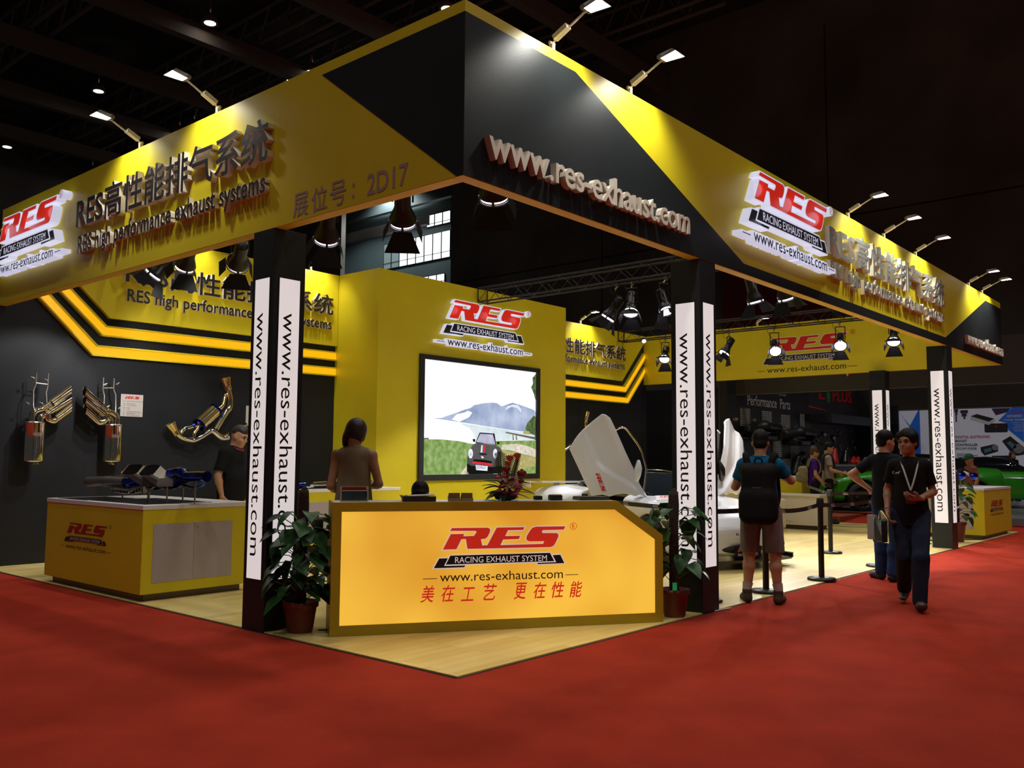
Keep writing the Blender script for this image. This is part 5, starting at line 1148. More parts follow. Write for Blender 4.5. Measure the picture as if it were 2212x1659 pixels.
def person(label, loc, ang, J=None, look=(0, 0, 0), skin=None, top=None, bottom=None, shoes=None, hair=None, sleeve=.62, hem=.80, leg='long', w=1.0, belly=0.0, hands=None, sc_=1.0, hairfn=None, female=False, collar=None, lower=True, legw=1.0, socks=None, sleeveless=False, aw=.87, group=None):
    j = dict(JD); j.update(J or {}); J = {k_: ((v_[0], v_[1]*aw, v_[2]) if k_[0] in 'sew' else v_) for k_, v_ in j.items()}
    t = thing('person', label, 'person', loc, ang, group); M = T(loc) @ Rz(ang) @ Matrix.Scale(sc_, 4)
    skin = skin or SKIN; lo, hi = V3(-.75, -.75, -.02), V3(.75, .75, 1.95)
    pts = np.array([J[k] for k in J]); lo = pts.min(0)-.22; hi = pts.max(0)+.24; lo[2] = min(lo[2], -.02)
    F = Field(lo, hi, .0115)
    torso(F, J, 0, w, belly, female=female)
    n, h = V3(*J['neck']), V3(*J['head']); HR = head_R(*look); hp = lambda *a: h+HR@V3(*a)
    F.cap(n-V3(0, 0, .03), hp(-.03, 0, -.07), .060, .052, .03)
    F.ell(hp(-.012, 0, .02), (.098, .077, .105), .02, HR); F.ell(hp(.03, 0, -.055), (.066, .060, .066), .035, HR); F.ell(hp(.06, 0, -.098), (.026, .03, .02), .03, HR)
    F.ell(hp(.068, 0, .028), (.026, .055, .016), .02, HR); F.cap(hp(.084, 0, .012), hp(.104, 0, -.026), .009, .0135, .012)
    for s in (1, -1):
        F.ell(hp(.09, s*.033, .008), (.018, .019, .012), .012, HR, neg=True); F.ell(hp(-.01, s*.078, -.01), (.021, .011, .031), .008, HR); F.ell(hp(.055, s*.042, -.03), (.03, .024, .025), .02, HR)
    F.ell(hp(.082, 0, -.062), (.014, .025, .0085), .008, HR)
    for s in 'lr':
        sh, e, wr = V3(*J['s'+s]), V3(*J['e'+s]), V3(*J['w'+s]); m = e+(wr-e)*.28
        F.cap(sh, e, .048*w, .037*w, .03); F.cap(e, m, .037*w, .039*w, .02); F.cap(m, wr, .039*w, .025, .02)
        if lower:
            hp_, kn, an, ft = V3(*J['h'+s]), V3(*J['k'+s]), V3(*J['a'+s]), V3(*J['f'+s])
            F.cap(hp_, kn, .085*legw, .056*legw, .04); c_ = kn+(an-kn)*.3-norm(ft-an)*V3(1, 1, 0)*.018; F.cap(kn, c_, .054*legw, .056*legw, .03); F.cap(c_, an, .056*legw, .034, .03); F.cap(an-V3(0, 0, .03), ft, .036, .028, .02)
    Fs = [F]
    for s, a in (hands or {}).items(): hand(Fs, J['w'+s], *a)
    body = build('body', fieldmb(*Fs, M=M), skin, t)
    mb = MB()
    for s in (1, -1): mb.sph(hp(.082, s*.033, .008), (.010, .013, .0085), 8, 6, M)
    build('eyes', mb, mat('dark_eyes', (.02, .015, .012), .2), t)
    mb = MB()
    for s in (1, -1): mb.tube([hp(.094, s*.015, .028), hp(.092, s*.033, .034), hp(.080, s*.052, .030)], .005, 5, M=M)
    mb.tube([hp(.093, -.022, -.062), hp(.097, 0, -.060), hp(.093, .022, -.062)], .0035, 5, M=M, mi=1); build('brows_and_lips', mb, [HAIR, mat('lip', (.30, .10, .07), .5)], t)
    # hair
    H_ = Field(h-.26, h+.24, .009)
    if hairfn: hairfn(H_, hp, HR)
    else:
        H_.ell(hp(-.022, 0, .045), (.103, .086, .098), .02, HR); H_.ell(hp(.075, 0, .0), (.06, .075, .055), .02, HR, neg=True); H_.box(hp(.03, 0, -.10), (.16, .12, .10), .01, .02, HR, neg=True)
        H_.ell(hp(-.06, 0, -.02), (.058, .073, .06), .02, HR)
    build('hair', fieldmb(H_, M=M), hair or HAIR, t)
    # top
    if top:
        G = Field(lo, hi, .0115); torso(G, J, .014, w, belly, female=female); p = V3(*J['pel'])
        R_ = np.eye(3); G.ell(p-V3(0, 0, .06), (.122*w+belly*.5, .160*w+belly*.4, .50), .06)
        if not sleeveless:
            for s in 'lr': sh, e, wr = V3(*J['s'+s]), V3(*J['e'+s]), V3(*J['w'+s]); q = sh+(e-sh)*sleeve; G.cap(sh, q, .054*w+.008, .058*w+.006, .03); G.cut(q, norm(e-sh)*1.0) if False else None
        G.cut((0, 0, hem), (0, 0, -1)); G.cap(n+V3(.01, 0, .06), n+V3(0, 0, .12), .06, .07, .01, neg=True)
        if sleeveless:
            for s in 'lr': sh = V3(*J['s'+s]); d_ = 1 if s == 'l' else -1; lat = norm(V3(*J['sl'])-V3(*J['sr']))*d_; G.cap(sh+lat*.035+V3(0, 0, .05), sh+lat*.05-V3(0, 0, .13), .062, .05, .01, neg=True)
        else:
            for s in 'lr': sh, e = V3(*J['s'+s]), V3(*J['e'+s]); q = sh+(e-sh)*(sleeve+.02); a = norm(e-sh); G.cap(q+a*.075, q+a*.13, .085, .085, .004, neg=True) if sleeve < .95 else None
        tp_ = build('shirt', fieldmb(G, M=M), top, t)
        mb = MB(); ring_ = []; nn = V3(*J['neck'])
        for i in range(15): a = 2*pi*i/14; ring_.append(nn+V3(.078*cos(a)+.018, .080*sin(a), .012-.045*max(0, cos(a))))
        mb.tube(ring_, .014, 6, M=M, cap=False); build('collar', mb, collar or top, tp_)
    if bottom and lower:
        G = Field(lo, (hi[0], hi[1], 1.2), .0115); p = V3(*J['pel']); G.ell(p-V3(0, 0, .01), (.124*w+belly*.3, .158*w+belly*.3, .13), .03); fr_ = .93 if leg == 'long' else .80
        for s in 'lr':
            hp_, kn, an = V3(*J['h'+s]), V3(*J['k'+s]), V3(*J['a'+s])
            if leg == 'long': G.cap(hp_, kn, .098*legw, .075*legw, .03); G.cap(kn, kn+(an-kn)*.95, .076*legw, .068*legw, .02); G.cap(kn, kn+(an-kn)*.35-norm(V3(*J['f'+s])-an)*V3(1, 1, 0)*.018, .074*legw, .074*legw, .03)
            else: G.cap(hp_, hp_+(kn-hp_)*.97, .103*legw, .092*legw, .03)
        if leg != 'long': G.cut((0, 0, min(J['kl'][2], J['kr'][2])+.012), (0, 0, -1))
        build('trousers' if leg == 'long' else 'shorts', fieldmb(G, M=M), bottom, t)
    if lower:
        for s in 'lr':
            an, ft, kn_s = V3(*J['a'+s]), V3(*J['f'+s]), V3(*J['k'+s]); d_ = norm((ft-an)*V3(1, 1, 0)); up = an[2]-.08
            G = Field(np.minimum(an, ft)-.14, np.maximum(an, ft)+.16, .0085); hl_ = an*V3(1, 1, 0)+V3(0, 0, max(0, J['a'+s][2]-.08)); ft_ = ft*V3(1, 1, 0)+V3(0, 0, max(0., ft[2]-.03))
            G.cap(hl_+V3(0, 0, .048)-d_*.02, ft_+V3(0, 0, .040), .046, .043, .02); G.ell(ft_+V3(0, 0, .035)-d_*.02, (.055, .052, .035), .02); G.cap(hl_+V3(0, 0, .05), an+V3(0, 0, .045), .046, .050, .02)
            G.cut(hl_+V3(0, 0, .002), norm(V3(0, 0, -1)+norm(np.cross(np.cross(ft_-hl_, V3(0, 0, 1)), ft_-hl_+1e-6))*0)); G.cut(an+V3(0, 0, .065), (0, 0, 1))
            build('shoe', fieldmb(G, M=M), shoes or RUBBER, t)
            if socks: mb = MB(); mb.tube([an+V3(0, 0, .03), an+V3(0, 0, .08), an+(kn_s-an)*.30], [.046, .047, .053], 14, M=M); build('sock', mb, socks, t)
    return t, M, J
def yawto(x, y, deg=0): return math.atan2(CY-y, CX-x)+RAD(deg)   # heading toward the viewer, turned left by deg
BLACKC = mat('black_polo_cloth', (.010, .0095, .010), .85, spec=.12, bump=(300, .1)); JEANS = mat('dark_blue_denim', (.018, .026, .048), .85, spec=.12, var=(9, .3), bump=(250, .2)); JEANB = mat('blue_denim', (.02, .045, .13), .85, spec=.12, var=(9, .3))
# walking man in the aisle
x, y = 5.16, -1.33
J = dict(chest=(.02, 0, 1.27), al=(.24, .05, .075), fl=(.43, .06, .06), kl=(.22, .07, .50), kr=(.05, -.07, .50), ar=(-.30, -.07, .13), fr=(-.14, -.09, .03), el=(-.06, .27, 1.14), wl=(.20, .10, 1.085), er=(-.07, -.26, 1.16), wr=(.06, -.27, .95), head=(.035, -.01, 1.635))
def hair_full(H, hp, HR):
    H.ell(hp(-.02, 0, .05), (.108, .096, .105), .02, HR); H.ell(hp(.085, 0, .005), (.062, .068, .06), .015, HR, neg=True); H.box(hp(.06, 0, -.12), (.12, .13, .10), .01, .02, HR, neg=True); H.ell(hp(-.055, 0, -.02), (.062, .082, .07), .02, HR)
    for s in (1, -1): H.ell(hp(.02, s*.075, .06), (.05, .03, .05), .02, HR)
tw, Mw, Jw = person('man in black polo and jeans with white lanyard walking on the carpet', (x, y, 0), yawto(x, y, 2), J, (-.55, .02, 0), SKINT, BLACKC, JEANS, mat('brown_leather_shoe', (.05, .018, .008), .4), sleeve=.66, hem=.80, w=.97, belly=.015, legw=1.02, hairfn=hair_full, aw=.80,
       hands={'l': ((.5, -.9, .05), (-.6, -.3, .7), (0, 0, 1), .7), 'r': ((.2, .1, -1), (.2, .9, 0), (1, 0, 0), .9)})
mb = MB(); mb.tube([(.0, .085, 1.475), (.075, .08, 1.445), (.145, .055, 1.34), (.168, .025, 1.23), (.172, .0, 1.16)], .009, 6, M=Mw, sub=3); mb.tube([(.0, -.085, 1.475), (.075, -.08, 1.445), (.145, -.05, 1.34), (.168, -.02, 1.23), (.172, .0, 1.16)], .009, 6, M=Mw, sub=3); ln = build('lanyard', mb, mat('white_lanyard', (.55, .55, .53), .6), tw)
mb = MB(); mb.box((.170, -.045, 1.03), (.176, .045, 1.15), Mw); build('badge', mb, mat('red_badge', (.12, .012, .01), .4), ln)
mb = MB(); Mp = Mw @ frame((.142, -.115, 1.33), (.35, .94, 0), (0, 0, 1)); mb.flat([(-.03, -.004), (-.012, .008), (.002, .010), (.018, .016), (.03, .024), (.024, .008), (.014, .004), (.012, -.012), (.006, -.002), (-.006, -.004), (-.018, -.014), (-.012, -.002)], 0, Mp); mb.flat([(-.05, .012), (-.032, .022), (-.034, .014), (-.046, .0), (-.03, -.014), (-.05, -.004)], 0, Mp)
build('chest_emblem', mb, MATS['white_lanyard'], tw)
mb = MB(); Mh = Mw @ T((.235, -.0, 1.10)) @ Rz(-.6); mb.box((-.055, -.033, -.004), (.06, .033, .006), Mh); solo('red_phone', mb, mat('red_phone_case', (.10, .01, .008), .3), 'dark red phone held in the hand of the walking man', 'phone', bevel=.003)
pb = Mw @ Vector((.08, -.27, .62)); t = thing('plastic_bag', 'clear plastic bag with magazines in the right hand of the walking man', 'bag', pb)
mb = MB(); Mb = Mw @ T((.07, -.285, .64)) @ Rz(.35); mb.box((-.11, -.03, 0), (.11, .03, .22), Mb); build('magazines', mb, mat('magazine_cover', (.03, .04, .055), .35, var=(12, .8)), t, bevel=.01)
mb = MB(); mb.add([(-.12, -.035, -.01), (.12, -.035, -.01), (.12, -.035, .22), (.03, -.01, .31), (-.03, -.01, .31), (-.12, -.035, .22), (-.12, .035, -.01), (.12, .035, -.01), (.12, .035, .22), (.03, .01, .31), (-.03, .01, .31), (-.12, .035, .22)], [(0, 1, 2, 3, 4, 5), (11, 10, 9, 8, 7, 6), (0, 6, 7, 1), (1, 7, 8, 2), (0, 5, 11, 6)], Mb); build('clear_film', mb, mat('clear_film', (.6, .62, .65), .12, trans=1.0, ior=1.05), t)
mb = MB(); mb.box((-.10, .045, .05), (.02, .06, .30), Mw @ T((.05, -.36, .60)) @ Rz(.9)); build('brochure', mb, mat('pale_brochure', (.4, .42, .45), .4), t)
# man behind him, hand on hip, seen from behind
x, y = 6.98, -.50
person('man in a navy shirt and blue jeans, hand on hip, behind the walking man', (x, y, 0), yawto(x, y, 180-38), dict(el=(-.16, .42, 1.23), wl=(.0, .235, 1.04), er=(.05, -.24, 1.15), wr=(.22, -.20, 1.08), al=(.03, .12, .08), fl=(.10, .29, .03), ar=(-.05, -.10, .08)), (-.3, .1, 0), SKIN, mat('navy_cloth', (.010, .011, .018), .85, spec=.12), JEANB, mat('navy_shoe', (.012, .014, .024), .6), sleeve=.62, hem=.85, sc_=1.04, hands={'l': ((.6, -.6, -.4), (0, -1, .2), (0, 0, 1), .6)})
# photographer in the blue shirt
x, y = 4.30, -.13
BLUEC = mat('teal_blue_shirt', (.006, .105, .23), .8, spec=.12, var=(6, .15)); SHORTG = mat('grey_shorts', (.20, .175, .165), .85, spec=.12, var=(8, .12), bump=(200, .15))
tb, Mb_, Jb = person('man in blue shirt and grey shorts with backpack, seen from behind', (x, y, 0), yawto(x, y, 180-6), dict(sl=(-.01, .19, 1.40), sr=(-.01, -.19, 1.40), el=(.10, .31, 1.17), er=(.12, -.33, 1.24), wl=(.30, .17, 1.34), wr=(.32, -.13, 1.36), al=(-.0, .15, .08), ar=(0, -.155, .08), fl=(.18, .20, .03), fr=(.18, -.17, .03), kl=(.01, .125, .50), kr=(.01, -.13, .50), hl=(0, .10, .92), hr=(0, -.10, .92)), (.05, .22, 0), SKIN, BLUEC, SHORTG, mat('brown_suede_boot', (.055, .036, .018), .9), sleeve=.55, hem=.84, leg='short', w=1.08, legw=1.04, socks=mat('white_sock', (.45, .40, .36), .8),
       hands={'l': ((.5, -.6, .5), (-.6, -.4, 0), (0, 0, 1), .6), 'r': ((.5, .6, .5), (-.6, .4, 0), (0, 0, 1), .6)})
t = thing('backpack', 'large black backpack worn by the man in the blue shirt', 'backpack', Mb_ @ Vector((-.2, 0, .85)))
G = Field((-.46, -.32, .72), (.20, .32, 1.56), .011); G.box((-.22, 0, 1.13), (.105, .165, .27), .08, .04); G.box((-.245, 0, .98), (.12, .185, .17), .09, .06); G.box((-.285, 0, 1.0), (.08, .135, .15), .05, .03); G.cap((-.17, -.12, 1.34), (-.17, .12, 1.34), .08, .08, .05)
build('bag_body', fieldmb(G, M=Mb_), mat('black_nylon', (.0085, .008, .0075), .8, spec=.12, bump=(400, .15)), t)
for s in (1, -1):
    mb = MB(); mb.tube([(-.13, s*.10, 1.36), (-.10, s*.13, 1.47), (-.01, s*.145, 1.50), (.09, s*.15, 1.43), (.125, s*.15, 1.28), (.07, s*.17, 1.08), (-.1, s*.17, .98)], [.03, .035, .036, .034, .03, .022, .015], 8, M=Mb_ @ T((0, 0, 0)), sub=4); build('strap', mb, MATS['black_nylon'], t)
mb = MB(); mb.tube([(-.17, -.035, 1.40), (-.19, -.03, 1.46), (-.19, .03, 1.46), (-.17, .035, 1.40)], .008, 8, M=Mb_, sub=4); build('grab_loop', mb, MATS['black_nylon'], t)
mb = MB(); Me = Mb_ @ frame((-.352, .0, 1.17), (0, -1, 0), (.1, 0, 1)); mb.flat([(-.05, 0), (.05, 0), (.04, .012), (-.04, .012)], .03, Me); build('bag_patch', mb, mat('grey_patch', (.03, .03, .03), .6), t)
mb = MB(); Mph = Mb_ @ T((.40, .02, 1.42)) @ Ry(.3); mb.box((-.006, -.08, -.04), (.006, .08, .04), Mph); solo('phone', mb, BLKM, 'phone held up in both hands by the man in the blue shirt', 'phone')
# woman behind the reception counter
x, y = 1.06, 2.40
def hair_bob(H, hp, HR):
    H.ell(hp(-.02, 0, .035), (.112, .098, .112), .02, HR); H.ell(hp(-.03, 0, -.05), (.085, .098, .09), .04, HR); H.ell(hp(-.0, .07, -.07), (.06, .035, .09), .03, HR); H.ell(hp(.095, 0, -.02), (.06, .062, .085), .015, HR, neg=True); H.box(hp(-.08, -.035, -.165), (.10, .085, .085), .01, .03, HR, neg=True); H.box(hp(0, 0, -.215), (.2, .2, .075), .01, .02, HR, neg=True)
person('woman with dark bob in sleeveless taupe blouse seen from behind', (x, y, .012), yawto(x, y, 180-8), dict(el=(-.02, .235, 1.13), er=(-.05, -.265, 1.15), wl=(.20, .15, 1.05), wr=(.18, -.16, 1.12), head=(.055, .0, 1.60), neck=(-.0, 0, 1.465)), (-.12, .42, .10), SKIN, mat('taupe_linen', (.32, .245, .17), .9, spec=.12, bump=(260, .25)), mat('dark_skirt', (.02, .018, .017), .8), RUBBER, hair=mat('dark_brown_hair', (.022, .010, .006), .4, bump=(150, .4)), sleeveless=True, hem=.84, hairfn=hair_bob, female=True, sc_=1.035, w=.98, belly=.012, hands={'l': ((.7, -.5, -.1), (-.3, -.5, .5), (0, 0, 1), .5), 'r': ((.7, .6, 0), (-.3, .5, .5), (0, 0, 1), .5)})
# seated helper: only the crown of the head shows over the counter
x, y = 1.56, 2.05
t = thing('stool', 'black stool behind the reception counter under the seated helper', 'stool', (x, y, .012)); mb = MB(); mb.lathe([(0, 0), (.18, 0), (.18, .02), (.03, .03), (.03, .28), (.0, .28)], 20, T((x, y, .012)), cap=False); build('foot', mb, BLKM, t); mb = MB(); mb.lathe([(0, .28), (.17, .28), (.18, .32), (.0, .33)], 20, T((x, y, .012)), cap=False); build('seat', mb, RUBBER, t)
person('person seated behind the reception counter, only black hair showing', (x, y, .012), yawto(x, y, 172), dict(pel=(0, 0, .46), chest=(.04, 0, .76), neck=(.05, 0, .96), head=(.10, 0, 1.075), sl=(.04, .185, .91), sr=(.04, -.185, .91), el=(.08, .26, .66), er=(.08, -.26, .66), wl=(.28, .12, .62), wr=(.28, -.12, .62), hl=(0, .09, .44), hr=(0, -.09, .44), kl=(.40, .1, .46), kr=(.40, -.1, .46), al=(.38, .1, .08), ar=(.38, -.1, .08), fl=(.52, .11, .03), fr=(.52, -.11, .03)), (0, .6, 0), SKIN, BLACKC, JEANS, RUBBER, hem=.30)
# man at the left counter in profile
x, y = 1.93, 5.86
def hair_fade(H, hp, HR):
    H.ell(hp(-.01, 0, .065), (.096, .070, .075), .02, HR); H.ell(hp(-.05, 0, .04), (.066, .080, .07), .02, HR); H.box(hp(0, 0, -.06), (.2, .13, .07), .01, .02, HR, neg=True); H.ell(hp(.1, 0, .0), (.06, .08, .06), .015, HR, neg=True)
tl, Ml, Jl = person('man in black polo with red collar, in profile, left display counter', (x, y, .012), YAW-pi/2+RAD(-14), dict(chest=(.015, 0, 1.27), head=(.085, 0, 1.60), neck=(.02, 0, 1.465), er=(-.05, -.26, 1.13), wr=(.0, -.24, .90), el=(-.01, .26, 1.15), wl=(.25, .20, 1.13)), (0, .38, 0), SKIN, BLACKC, mat('camo_trousers', (.055, .042, .022), .85, spec=.12, var=(14, .5)), RUBBER, hair=mat('short_black_hair', (.022, .017, .013), .5), sleeve=.72, hem=.84, w=1.1, belly=.045, sc_=1.055, hairfn=hair_fade, collar=mat('crimson_collar', (.38, .012, .03), .7), hands={'l': ((.6, -.3, .5), (-.5, -.3, .3), (0, 0, 1), .8), 'r': ((.1, .1, -1), (.0, 1, 0), (1, 0, 0), .5)})
mb = MB(); Mq = Ml @ T((.33, .17, 1.21)) @ Ry(-.5); mb.box((-.005, -.036, -.07), (.005, .036, .07), Mq); solo('phone', mb, BLKM, 'phone in the hand of the man behind the left display counter', 'phone')
# visitors at the back
GREYSH = mat('beige_shirt', (.28, .23, .19), .85, var=(8, .1))
x, y = 15.51, 3.86
tp_, Mt, Jt = person('person in a purple shirt with a beige backpack at the back', (x, y, .012), YAW-pi/2+RAD(-10), dict(er=(.0, -.25, 1.12), wr=(.16, -.20, .93), el=(.0, .25, 1.12), wl=(.2, .15, .97)), (0, .25, 0), SKIN, mat('purple_cloth', (.055, .012, .16), .85, spec=.12), mat('black_trousers', (.012, .011, .011), .85, spec=.12), RUBBER, hair=HAIRB, sleeve=.6, hem=.86, hairfn=hair_full, sc_=1.0, hands={'r': ((.6, .2, -.6), (0, 1, 0), (1, 0, 0), .8)})
t = thing('backpack', 'beige backpack on the person in the purple shirt', 'backpack', Mt @ Vector((-.22, 0, 1.0))); G = Field((-.5, -.25, .85), (-.02, .25, 1.42), .014); G.box((-.24, 0, 1.12), (.10, .15, .19), .07, .04); G.box((-.32, 0, 1.06), (.07, .11, .10), .05, .04); build('bag_body', fieldmb(G, M=Mt), mat('beige_canvas', (.24, .19, .09), .9, var=(9, .25)), t)
for s in (1, -1): mb = MB(); mb.tube([(-.14, s*.1, 1.30), (-.09, s*.13, 1.46), (.0, s*.14, 1.49), (.1, s*.13, 1.40), (.115, s*.13, 1.2), (-.05, s*.15, 1.02)], .018, 6, M=Mt, sub=3); build('strap', mb, MATS['beige_canvas'], t)
mb = MB(); Mcam = Mt @ T((.26, -.15, .89)); mb.box((-.06, -.045, -.04), (.06, .045, .04), Mcam); mb.lathe([(.035, 0), (.04, .08), (.0, .08)], 14, Mcam @ Ry(1.9)); solo('camera_body', mb, RUBBER, 'black camera hanging from the hand of the person in purple', 'camera', bevel=.006)
x, y = 16.05, 3.74
tc_, Mcc, Jc = person('man in a beige shirt with black straps holding a camera', (x, y, .012), YAW-pi/2+RAD(-14), dict(er=(.03, -.26, 1.15), wr=(.30, -.16, 1.09), el=(.03, .25, 1.15), wl=(.3, .13, 1.09)), (0, .30, 0), SKIN, GREYSH, mat('black_trousers', (.012, .011, .011), .85, spec=.12), RUBBER, sleeve=.62, hem=.86, sc_=1.06, hands={'r': ((.9, .3, .1), (0, .6, -.5), (0, 0, 1), .6)})
mb = MB(); mb.box((-.05, -.06, -.045), (.03, .06, .045), Mcc @ T((.42, -.08, 1.11))); mb.lathe([(.036, 0), (.04, .10), (.0, .10)], 14, Mcc @ T((.45, -.08, 1.10)) @ Ry(1.6)); solo('camera_body', mb, RUBBER, 'black camera held out by the man in the beige shirt', 'camera', bevel=.006)
mb = MB()
for s in (1, -1): mb.tube([(-.12, s*.10, 1.15), (-.10, s*.12, 1.44), (.0, s*.13, 1.49), (.09, s*.12, 1.40), (.125, s*.10, 1.15), (.13, s*.08, .98)], .024, 6, M=Mcc, sub=3)
build('camera_straps', mb, RUBBER, tc_)
x, y = 17.2, 1.02
def hair_cap(H, hp, HR): H.ell(hp(-.01, 0, .055), (.110, .095, .09), .02, HR); H.ell(hp(.09, 0, .045), (.09, .07, .018), .02, HR); H.box(hp(0, 0, -.06), (.2, .13, .075), .01, .01, HR, neg=True)
person('person in a green cap behind the far right display counter', (x, y, 0), yawto(x, y, -60), None, (0, .2, 0), SKIN, mat('pink_shirt', (.35, .10, .08), .8), JEANS, RUBBER, hair=mat('green_cap', (.02, .12, .06), .8), hairfn=hair_cap, hem=.85, sc_=.92)
x, y = 18.3, 1.22
person('person in a pale pink top behind the person in the green cap', (x, y, 0), yawto(x, y, -90), None, (0, .5, 0), SKIN, mat('pink_shirt', (.35, .10, .08), .8), JEANS, RUBBER, hem=.85, sc_=.82)
x, y = 28.9, 2.58
person('visitor with long brown hair beyond the right green car', (x, y, .16), yawto(x, y, 30), None, (0, 0, 0), SKIN, BLACKC, JEANS, RUBBER, hair=HAIRB, hem=.85, hairfn=hair_bob, sc_=.93)
# ================================================================== neighbouring stand and the hall
DARKB = mat('brown_black_board', (.020, .012, .009), .6, var=(.6, .3)); DARKW = mat('hall_dark_cladding', (.15, .125, .105), .8, var=(.25, .35))
NB = mat('black_stand_wall', (.016, .016, .017), .4, var=(1, .25)); PURP = mat('dim_purple_wall', (.032, .026, .034), .5, var=(.8, .25))
t = thing('overhead_fascia', 'dark brown overhead fascia of the neighbouring stand behind the far fascia', 'fascia', (18.2, 2.5, 3.2))
mb = MB(); mb.box((18.0, -6, 3.21), (18.4, 7.4, 4.3)); build('board', mb, DARKB, t)
mb = MB(); mb.box((17.985, -6, 3.2), (18.0, 7.4, 3.215)); build('edge_trim', mb, mat('dull_edge', (.10, .09, .08), .5), t)
mb = MB(); Mv = frame((17.985, 3.9, 3.55), (0, -1, 0), (0, 0, 1)); mb.flat([(-.33, .5), (-.05, .0), (-.05, .13), (-.2, .5)], .0, Mv, 0); mb.flat([(.25, .5), (-.04, .0), (-.04, .13), (.12, .5)], .0, Mv, 1); build('emblem', mb, [WHITE, REDP], t, 'white and red chevron emblem')
t = thing('parts_wall', 'black stand wall with a white sign and grid panels behind the booth', 'stand wall', (22, 7.1, 0))
mb = MB(); mb.box((17.45, 7.0, 0), (23.0, 7.2, 4.2)); build('wall_board', mb, NB, t)
MN = frame((0, 6.995, 0), (1, 0, 0), (0, 0, 1))
mb = MB(); mb.text('Performance  Parts', 18.68, 2.97, 2.85, .30, MN, .002, bold=.012); mb.text('Auto', 20.5, 3.36, .75, .22, MN, .002); build('sign_lettering', mb, mat('white_sign_print', (.55, .55, .55), .5), t)
mb = MB(); mb.box((17.45, 6.9, 2.92), (27.6, 6.995, 4.2)); build('header_panel', mb, mat('grey_header', (.05, .05, .052), .5, var=(.5, .4)), t) if False else None
GRID = mat('white_grid_panel', (.36, .36, .37), .5)
nt = GRID.node_tree; b_ = nt.nodes['Principled BSDF']; tc_n = nt.nodes.new('ShaderNodeTexCoord'); br = nt.nodes.new('ShaderNodeTexBrick'); br.offset = 0
br.inputs['Color1'].default_value = (.40, .40, .41, 1); br.inputs['Color2'].default_value = (.34, .34, .35, 1); br.inputs['Mortar'].default_value = (.05, .05, .05, 1); br.inputs['Scale'].default_value = 1; br.inputs['Brick Width'].default_value = .20; br.inputs['Row Height'].default_value = .055; br.inputs['Mortar Size'].default_value = .008
mpn = nt.nodes.new('ShaderNodeMapping'); mpn.inputs['Rotation'].default_value = (pi/2, 0, 0); nt.links.new(tc_n.outputs['Object'], mpn.inputs[0]); nt.links.new(mpn.outputs[0], br.inputs['Vector']); nt.links.new(br.outputs[0], b_.inputs['Base Color'])
for (x0, x1, z0, z1) in ((18.22, 18.82, 2.38, 2.88), (19.55, 20.2, 2.1, 2.86), (20.85, 21.48, 2.25, 2.80), (22.2, 22.55, 2.2, 2.88), (20.2, 20.85, 1.55, 2.15), (21.5, 22.1, 1.5, 1.9), (20.95, 21.5, .75, 1.5), (22.15, 22.5, .9, 1.5), (17.7, 17.8, 1.7, 2.1)):
    mb = MB(); mb.box((x0, z0, .0), (x1, z1, .012), MN); build('grid_panel', mb, GRID, t, 'white wire grid panel')
mb = MB()
for x, z in ((17.75, 2.50), (18.85, 2.52), (20.45, 2.45), (21.0, 2.42), (21.7, 2.4)): mb.text('AM', x, z, .16, .09, MN, .014, mi=0, bold=.03, shear=.2); mb.text('PP', x+.17, z, .16, .09, MN, .014, mi=1, bold=.02)
build('small_lettering', mb, [mat('gold_print', (.35, .22, .02), .5), MATS['white_sign_print']], t)
# bumpers and body parts hung on the wall
BUMP = mat('satin_black_bumper', (.02, .022, .023), .35)
def bumper(label, x, z, L, flip, sz=1.0):
    F = Field((x-L/2-.1, 6.25, z-.45), (x+L/2+.1, 6.99, z+.4), .03)
    F.cap((x-L/2, 6.85, z+.05), (x-L*.2, 6.6, z+.12), .13*sz, .15*sz, .1); F.cap((x-L*.2, 6.6, z+.12), (x+L*.25, 6.6, z+.08), .15*sz, .15*sz, .1); F.cap((x+L*.25, 6.6, z+.08), (x+L/2, 6.85, z-.08), .15*sz, .13*sz, .1)
    F.box((x, 6.7, z-.16), (L*.42, .16, .10), .05, .05); F.box((x, 6.55, z-.03), (L*.33, .12, .07), .03, .02, neg=True); F.box((x+L*.3*flip, 6.55, z-.2), (L*.09, .1, .06), .02, .02, neg=True); F.box((x-L*.3*flip, 6.55, z-.2), (L*.09, .1, .06), .02, .02, neg=True)
    return solo('car_bumper', fieldmb(F), BUMP, label, 'bumper', 'car parts hung on the neighbouring stand wall')
bumper('black bumper with pale slots hung upper left on the parts wall', 19.25, 2.25, 1.7, 1)
bumper('black bumper with a pale lip hung upper right on the parts wall', 21.6, 2.15, 1.6, -1, 1.15)
F = Field((21.0, 6.4, .9), (22.7, 6.99, 1.8), .03); F.cap((21.3, 6.8, 1.05), (21.55, 6.8, 1.5), .09, .11, .05); F.cap((21.55, 6.8, 1.5), (21.9, 6.8, 1.6), .11, .11, .05); F.cap((21.9, 6.8, 1.6), (22.35, 6.8, 1.1), .11, .08, .05); F.box((21.85, 6.8, 1.2), (.38, .06, .14), .03, .03)
solo('car_bumper', fieldmb(F), BUMP, 'black arched fender piece hung low on the parts wall', 'bumper', 'car parts hung on the neighbouring stand wall')
mb = MB(); mb.box((17.7, 6.75, 2.02), (20.3, 6.98, 2.06)); solo('wall_shelf', mb, BUMP, 'thin black shelf under the upper left bumper', 'shelf')
t = thing('lamp_display_wall', 'dim purple-black stand wall with car lamps right of the parts wall', 'stand wall', (25, 7.1, 0))
